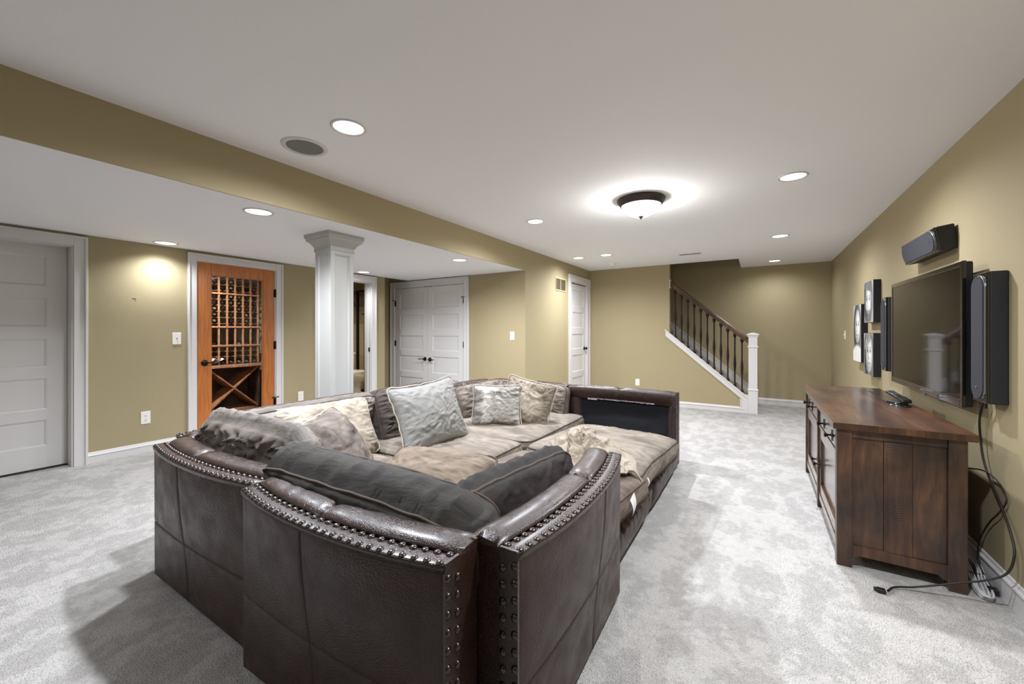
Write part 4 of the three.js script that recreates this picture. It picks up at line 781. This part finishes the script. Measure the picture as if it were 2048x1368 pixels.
    add(back, 'torn_edge', [grid(10, 2, (u, v) => at(mix(0.2, 0.29, u), -thick - 0.038, 0.598 - 0.014 * v * (0.4 + Math.abs(fbm(u * 8, 9, 2)))))], M.torn);
  }
  return back;
}
function smoothed(g) { g = g.clone(); g.deleteAttribute('normal'); if (g.attributes.uv) g.deleteAttribute('uv'); g = mergeVertices(g, 1e-4); g.computeVertexNormals(); return g; }
function sofaBase(t, x0, x1, z0, z1, faces = {}) {
  const r = 0.05;
  add(t, 'sofa_base', [R(x0, x1, 0.032, 0.285, z0, z1, 0.03, 3)], M.leather);
  const bulge = (f) => smoothed(f);
  if (faces.right) {      // soft leather apron, gathered at its top edge
    const g = grid(60, 22, (u, v) => { const z = mix(z0 + 0.006, z1 - 0.006, u), e = Math.min(u, 1 - u) * (z1 - z0); const a = v * 1.25; const out = 0.05 * Math.pow(Math.sin(Math.min(1, v * 1.02) * Math.PI * 0.86), 0.7) * (1 - Math.exp(-e / 0.03)); return V(x1 + 0.004 + out - 0.09 * smooth(0.7, 1, v) + (0.016 * fbm(u * 34, v * 1.1, 3) * smooth(0.25, 0.95, v)), 0.036 + 0.262 * Math.min(1, v * 1.02) , z); });
    add(t, 'leather_apron', g, M.leather, {});
  }
  for (const [x, z] of [[x0 + 0.07, z0 + 0.07], [x1 - 0.07, z0 + 0.07], [x0 + 0.07, z1 - 0.07], [x1 - 0.07, z1 - 0.07]]) add(t, 'foot', [R(x - 0.05, x + 0.05, 0, 0.034, z - 0.05, z + 0.05, 0.004)], M.black);
}
const SOFA = 'modules of the leather pit sofa';
const sofa = (label) => thing('sofa_module', label, 'sofa', [0, 0, 0], 0, SOFA);
{
  const t = sofa('nearest leather sofa corner, its two nail-studded backs meeting towards the camera');
  sofaBase(t, -1.655, -0.69, -1.915, -0.905);
  sofaBack(t, [-1.651, -0.748], [-0.676, -0.773], [0, 1], { ends: [false, true], seam: 0.46, seed: 1 });
  sofaBack(t, [-0.548, -0.918], [-0.567, -1.915], [1, 0], { ends: [true, false], seam: 0.6, seed: 2 });
  settle(t, -1.1, 0, -1.4);
}
{
  const t = sofa('leather sofa corner at the left end of the near side, below the silver velvet cushion');
  sofaBase(t, -2.68, -1.69, -1.94, -0.94);
  sofaBack(t, [-2.668, -0.792], [-1.668, -0.792], [0, 1], { seam: 0.42, bow: 0.045, seed: 3 });
  sofaBack(t, [-2.83, -0.94], [-2.84, -1.94], [-1, 0], { seam: 0.5, seed: 4 });
  settle(t, -2.2, 0, -1.4);
}
{
  const t = sofa('leather sofa section in the middle of the left side, facing the television');
  sofaBase(t, -2.69, -1.69, -2.945, -1.96);
  sofaBack(t, [-2.845, -1.96], [-2.86, -2.945], [-1, 0], { seam: 0.5, near: false, seed: 5 });
  settle(t, -2.2, 0, -2.45);
}
{
  const t = sofa('leather sofa corner at the far left, holding the small throw pillows');
  sofaBase(t, -2.71, -1.735, -3.94, -2.965);
  sofaBack(t, [-2.865, -2.965], [-2.875, -3.95], [-1, 0], { seam: 0.5, near: false, seed: 6 });
  sofaBack(t, [-2.72, -4.09], [-1.74, -4.09], [0, -1], { seam: 0.5, near: false, seed: 7 });
  settle(t, -2.2, 0, -3.45);
}
{
  const t = sofa('far right leather sofa section whose inner back is torn open to the black lining');
  sofaBase(t, -1.715, -0.66, -3.94, -2.87, { right: true });
  sofaBack(t, [-1.72, -4.09], [-0.648, -4.09], [0, -1], { seam: 0.5, near: false, ends: [false, true], inner: 'torn', bow: 0.03, seed: 8 });
  settle(t, -1.2, 0, -3.4);
}
{
  const t = sofa('backless leather ottoman section on the right side, half covered by the blanket');
  sofaBase(t, -1.67, -0.66, -2.85, -1.935, { right: true });
  settle(t, -1.15, 0, -2.4);
}

// ------------------------------------------------------------------ cushions
function cushionShape({ w, d, t, box = 0.0, k = 12, a = 2.4, b = 0.5, pinch = 0, amp = 0.008, freq = 2.2, fold = 0.012, ff = 9, seed = 1, bend = null, bulge = 0.01, dir = 0.4, lf = 9, streak = 0.006 }) {
  return (px, py, pz) => {
    const m = Math.max(Math.abs(px), Math.abs(pz), 1e-6), q = Math.pow(Math.pow(Math.abs(px / m), k) + Math.pow(Math.abs(pz / m), k), 1 / k);
    let x = px / Math.max(q, 0.5), z = pz / Math.max(q, 0.5); const e = 1 - m;
    const X = x * (1 - pinch * (1 - z * z)), Z = z * (1 - pinch * (1 - x * x));
    const Tt = Math.pow(Math.max(0, 1 - Math.pow(Math.abs(px), a)), b) * Math.pow(Math.max(0, 1 - Math.pow(Math.abs(pz), a)), b);
    const sd = seed * 3.7 + (py < 0 ? 50 : 0);
    const wx = 0.5 * n2(px * 1.3 + sd, pz * 1.3), n = fbm(px * freq * (w / 0.6) + wx + sd, pz * freq * (d / 0.6) - wx, 2);
    const cr = Math.pow(1 - Math.abs(n2(px * 1.7 * (w / 0.6) + wx * 1.6 - sd, pz * 2.3 * (d / 0.6) + wx)), 7);
    const tang = Math.abs(px) > Math.abs(pz) ? pz * d + (px > 0 ? 11 : 23) : px * w + (pz > 0 ? 37 : 51);
    const fr = (1 - Math.abs(n2(tang * ff + sd, e * 1.4))) ** 2;
    const ca = Math.cos(dir), sa2 = Math.sin(dir), fa = (px * w * ca + pz * d * sa2), fb = (-px * w * sa2 + pz * d * ca), long = (1 - Math.abs(n2(fa * 2.2 + wx * 0.6 + sd, fb * lf + wx * 1.2))) ** 3 - 0.25, long2 = (1 - Math.abs(n2(fa * 3 - sd, fb * lf * 2.1 + wx))) ** 3 - 0.25;
    let y = py * (box + (t / 2 - box) * Tt);
    const sgn = Math.sign(py) || 0;
    if (Math.abs(py) > 0.999) y += sgn * Math.min(1, e * 8) * (amp * n + fold * fr * Math.exp(-e * 4.5) + fold * 0.25 * cr * Math.min(1, e * 3) + streak * (long + 0.3 * long2));
    const side = Math.abs(py) < 0.999 ? bulge * (1 - py * py) : 0, sideN = (0.004 + 0.12 * bulge) * n2(tang * 7 + sd, py * 1.5) * (1 - 0.6 * py * py);
    let P = V(X * w / 2 + (m > 0.999 && Math.abs(px) >= Math.abs(pz) ? Math.sign(px) * (side + sideN) : 0), y, Z * d / 2 + (m > 0.999 && Math.abs(pz) > Math.abs(px) ? Math.sign(pz) * (side + sideN) : 0));
    if (bend) P = bend(P) || P;
    return P;
  };
}
function buildCushion(parent, p, mat, pipeMat, partName_ = 'cover') {
  const f = cushionShape(p), N = p.n ?? 52;
  let g = new THREE.BoxGeometry(2, 2, 2, N, p.box > 0.004 ? 5 : 1, N); g.deleteAttribute('normal'); g.deleteAttribute('uv');
  g = mergeVertices(g, 1e-5);
  const P = g.attributes.position, uv = new Float32Array(P.count * 2);
  for (let i = 0; i < P.count; i++) { const px = P.getX(i), py = P.getY(i), pz = P.getZ(i); const q = f(px, py, pz); uv[i * 2] = px * p.w / 2 + py * 0.2 + (p.seed ?? 1) * 0.31; uv[i * 2 + 1] = pz * p.d / 2 + py * 0.17 + (p.seed ?? 1) * 0.23; P.setXYZ(i, q.x, q.y, q.z); }
  g.setAttribute('uv', new THREE.BufferAttribute(uv, 2)); outward(g);
  add(parent, partName_, g, mat, { keepUV: true });
  if (pipeMat) for (const py of p.box > 0.012 ? [1, -1] : [0]) {
    const pts = []; const n = 22;
    for (let s = 0; s < 4; s++) for (let i = 0; i < n; i++) { const u = -1 + 2 * i / n; pts.push(s === 0 ? f(u, py, 1) : s === 1 ? f(1, py, -u) : s === 2 ? f(-u, py, -1) : f(-1, py, u)); }
    add(parent, 'piping', [tube(pts, p.pipe ?? 0.006, 200, 6, true)], pipeMat);
  }
}
function cushion(name, label, category, c, nrm, up, p, mat, pipeMat, group) {
  const t = thing(name, label, category, c, 0, group);
  const y = V(...nrm).normalize(), z = V(...up).multiplyScalar(-1); z.addScaledVector(y, -z.dot(y)).normalize(); const x = y.clone().cross(z);
  t.quaternion.setFromRotationMatrix(new THREE.Matrix4().makeBasis(x, y, z));
  buildCushion(t, p, mat, pipeMat); return t;
}
const SEATS = 'velvet seat cushions of the pit sofa';
const seat = (label, x0, x1, z0, z1, y, t, mat, o = {}) => cushion('seat_cushion', label, 'cushion', [(x0 + x1) / 2, y + t / 2, (z0 + z1) / 2], [0, 1, 0], o.up ?? [0, 0, -1], { w: x1 - x0, d: z1 - z0, t, box: t * 0.3, a: 3, b: 0.4, k: 14, amp: 0.01, freq: 1.3, fold: 0.006, ff: 6, bulge: 0.02, streak: 0.003, ...o }, mat, o.pipe2 ?? F.piping, SEATS);
seat('beige velvet seat cushion at the right end, sliding forward under the blanket', -1.42, -0.575, -3.42, -2.5, 0.292, 0.19, F.seat, { seed: 2, up: [0.1, 0, -1], bend: (P) => { P.y -= 0.05 * smooth(0.15, 0.5, P.z) * smooth(0.0, 0.42, P.x) + 0.012 * smooth(0.25, 0.44, P.x); return P; }, n: 64 });
seat('brown velvet seat cushion with piped edge, mostly under the blanket', -1.5, -0.585, -2.49, -1.93, 0.288, 0.17, F.seatDark, { seed: 3, up: [0.12, 0, -1] });
seat('velvet seat cushion of the nearest corner, below the small tan pillow', -1.6, -0.74, -1.88, -0.96, 0.288, 0.17, F.seat, { seed: 4 });
seat('pale velvet seat cushion at the near left, beside the edge-on brown pillow', -2.66, -1.66, -1.9, -0.98, 0.288, 0.17, F.seat, { seed: 5 });
seat('velvet seat cushion in the middle of the left side, carrying the large pale pillow', -2.66, -1.53, -2.66, -1.93, 0.288, 0.185, F.seat, { seed: 6 });
seat('velvet seat cushion at the far left, below the throw pillows', -2.68, -1.5, -3.86, -2.69, 0.288, 0.18, F.seat, { seed: 7 });

const BACKS = 'loose velvet back cushions of the pit sofa';
const backC = (label, c, n, p, mat, pipe = F.piping, up = [0, 1, 0]) => cushion('back_cushion', label, 'cushion', c, n, up, { box: 0.05, a: 2.6, b: 0.45, k: 9, amp: 0.014, freq: 1.8, fold: 0.016, ff: 7, ...p }, mat, pipe, BACKS);
backC('long dark green-brown back cushion leaning on the nearest sofa back', [-1.26, 0.575, -1.0], [0, -0.3, 1], { w: 1.04, d: 0.42, t: 0.27, box: 0.085, bulge: 0.05, k: 6, seed: 11, n: 64, fold: 0.007, amp: 0.01, streak: 0.003, bend: (P) => { P.y -= 0.06 * Math.pow(Math.max(0, P.x) / 0.52, 2); P.z += 0.05 * smooth(0.1, 0.52, P.x); return P; } }, F.darkGreen);
backC('dark brown back cushion with a piped top edge beside the right-hand near sofa back', [-0.81, 0.555, -1.36], [1, 0.12, 0.12], { w: 0.72, d: 0.4, t: 0.2, box: 0.05, bulge: 0.03, k: 7, seed: 12, n: 60, fold: 0.008, streak: 0.003 }, F.blackBrown);
backC('shiny silver-brown velvet back cushion along the near left sofa back', [-2.21, 0.6, -1.08], [0.02, -0.1, 1], { w: 0.92, d: 0.46, t: 0.27, box: 0.05, bulge: 0.045, k: 6, seed: 13, n: 84, fold: 0.012, ff: 4, amp: 0.014, freq: 1.6, dir: 0.75, streak: 0.026, lf: 3.4 }, F.silver, null);
backC('streaked silver-brown back cushion lying along the left side behind the cream pillow', [-2.62, 0.62, -1.62], [-1, 0.25, 0], { w: 0.98, d: 0.4, t: 0.2, box: 0.04, seed: 14, n: 64, fold: 0.012, ff: 4, amp: 0.01, dir: 0.9, streak: 0.02, lf: 3.5 }, F.silver);
backC('dark brown gathered back cushion left of the large pale pillow', [-2.54, 0.61, -2.5], [1, 0.3, 0], { w: 0.84, d: 0.44, t: 0.24, seed: 15, fold: 0.02, streak: 0.01, dir: 0.2, n: 64 }, F.darkBrown);
backC('brown rolled back cushion at the far left, its dark end facing the camera', [-2.5, 0.57, -3.42], [1, 0.35, 0], { w: 0.86, d: 0.34, t: 0.26, seed: 16, fold: 0.02 }, F.brown);
backC('brown velvet back cushion in the far corner, behind the cream throw pillow', [-2.08, 0.545, -3.8], [0.0, 0.3, 1], { w: 0.8, d: 0.36, t: 0.2, seed: 17, fold: 0.018 }, F.brown);

const THROW = 'throw pillows on the pit sofa';
const throwP = (label, c, n, up, p, mat, pipe) => cushion('throw_pillow', label, 'pillow', c, n, up, { box: 0.0, a: 2.2, b: 0.5, k: 26, pinch: 0.06, amp: 0.014, freq: 2, fold: 0.016, ff: 9, pipe: 0.005, ...p }, mat, pipe, THROW);
throwP('large plain pale grey pillow standing in the middle of the sofa', [-2.1, 0.67, -2.24], [1, 0.4, 0.12], [0, 1, 0.06], { w: 0.62, d: 0.5, t: 0.2, seed: 21, n: 72, fold: 0.01, amp: 0.01, dir: 0.15, streak: 0.0045, lf: 4.5, pinch: 0.09 }, F.lightGrey, F.pipingLight);
throwP('cream and silver velvet pillow leaning on the left back cushion', [-2.43, 0.62, -1.62], [1, 0.55, 0.1], [0, 1, 0], { w: 0.66, d: 0.42, t: 0.22, box: 0.02, k: 10, seed: 22, n: 60, streak: 0.004, amp: 0.008 }, F.cream, F.pipingLight);
throwP('brown velvet pillow seen edge-on with its seam towards the camera', [-2.06, 0.59, -1.43], [0.8, 0.55, -0.42], [0, 1, 0.1], { w: 0.52, d: 0.5, t: 0.22, k: 10, seed: 23, streak: 0.003, fold: 0.01 }, F.brown, F.pipingLight);
throwP('small tan velvet pillow lying flat in front of the dark near cushions', [-1.48, 0.525, -1.6], [0.05, 1, 0.6], [-0.12, 0, -1], { w: 0.66, d: 0.34, t: 0.19, box: 0, k: 9, seed: 24, n: 60, streak: 0.003, amp: 0.008, fold: 0.01 }, F.tan, F.piping);
throwP('crinkled silver-grey velvet pillow, left of the two at the far end', [-2.03, 0.615, -3.03], [0.5, 0.45, 1], [0, 1, 0], { w: 0.44, d: 0.37, t: 0.17, seed: 25, fold: 0.024, ff: 12 }, F.grey, F.pipingLight);
throwP('cream velvet pillow tilted behind the crinkled silver-grey pillow', [-1.83, 0.63, -3.24], [0.45, 0.4, 1], [0.25, 1, 0], { w: 0.46, d: 0.42, t: 0.18, seed: 26, fold: 0.024, ff: 11 }, F.cream, F.pipingLight);

// blanket heaped over the right-hand cushions
{
  const t = thing('throw_blanket', 'crumpled cream blanket heaped over the right-hand seat cushions', 'blanket');
  const c00 = [-1.25, -2.6], c10 = [-0.98, -2.02], c01 = [-1.24, -3.2], c11 = [-0.56, -2.36];
  const base = (x, z) => { const e = smooth(-0.66, -0.53, x); return 0.475 + 0.02 * smooth(-2.45, -2.62, z) - 0.09 * e * e; };
  const hgt = (u, v) => {
    const bulgeE = Math.pow(Math.sin(Math.PI * clamp(u, 0, 1)), 0.5) * Math.pow(Math.sin(Math.PI * clamp(v, 0, 1)), 0.5);
    const wx = 0.5 * n2(u * 2.2 + 3, v * 2.2), r1 = Math.pow(1 - Math.abs(n2(u * 2.6 + wx + 8, v * 3.4 - wx)), 2), r2 = Math.pow(1 - Math.abs(n2(u * 6 + wx * 2, v * 5 + 20)), 3);
    const r3 = Math.pow(1 - Math.abs(n2(u * 9 + wx * 3, v * 3.5 + 40)), 3);
    return bulgeE * (0.012 + 0.04 * r1 + 0.028 * r2 + 0.022 * r3) + 0.004 * fbm(u * 14, v * 14, 2);
  };
  const P = (u, v, off) => {
    const uu = clamp(u + 0.05 * n2(v * 3, 5) * Math.sin(Math.PI * u) + 0.03 * n2(v * 6 + 2, u * 2)), vv = clamp(v + 0.05 * n2(u * 3 + 9, 2));
    const x = mix(mix(c00[0], c10[0], u), mix(c01[0], c11[0], u), v) + 0.05 * n2(u * 3 + 1, v * 3), z = mix(mix(c00[1], c10[1], u), mix(c01[1], c11[1], u), v) + 0.05 * n2(u * 3 + 30, v * 3);
    return V(x, base(x, z) + hgt(uu, vv) + off, z);
  };
  const up = grid(110, 110, (u, v) => P(u, v, 0.008)), dn = grid(110, 110, (u, v) => P(1 - u, v, 0.002));
  for (const q of [up, dn]) { const u = q.attributes.uv; for (let i = 0; i < u.count; i++) u.setXY(i, u.getX(i) * 0.8, u.getY(i) * 0.8); }
  const n0 = V().fromBufferAttribute(up.attributes.normal, 6000); if (n0.y < 0) for (const q of [up, dn]) { const ix = q.index; for (let i = 0; i < ix.count; i += 3) { const s = ix.getX(i + 1); ix.setX(i + 1, ix.getX(i + 2)); ix.setX(i + 2, s); } q.computeVertexNormals(); }
  add(t, 'blanket_cloth', mergeGeometries([up, dn]), F.blanket, { keepUV: true });
  for (const [x, z, w, h, r] of [[-0.552, -2.16, 0.075, 0.1, 0.2], [-0.552, -2.27, 0.03, 0.05, -0.3]]) { const g = grid(4, 6, (u, v) => V(0.012 * Math.sin(v * 3), 0.46 - v * h, (u - 0.5) * w * (1 - 0.3 * v))).rotateX(r).translate(x, 0, z); add(t, 'care_tag', g, M.paper, { label: 'white printed care tag', keepUV: true }); }
  settle(t, -1.0, 0.47, -2.55);
}
renderer.render(scene, camera);
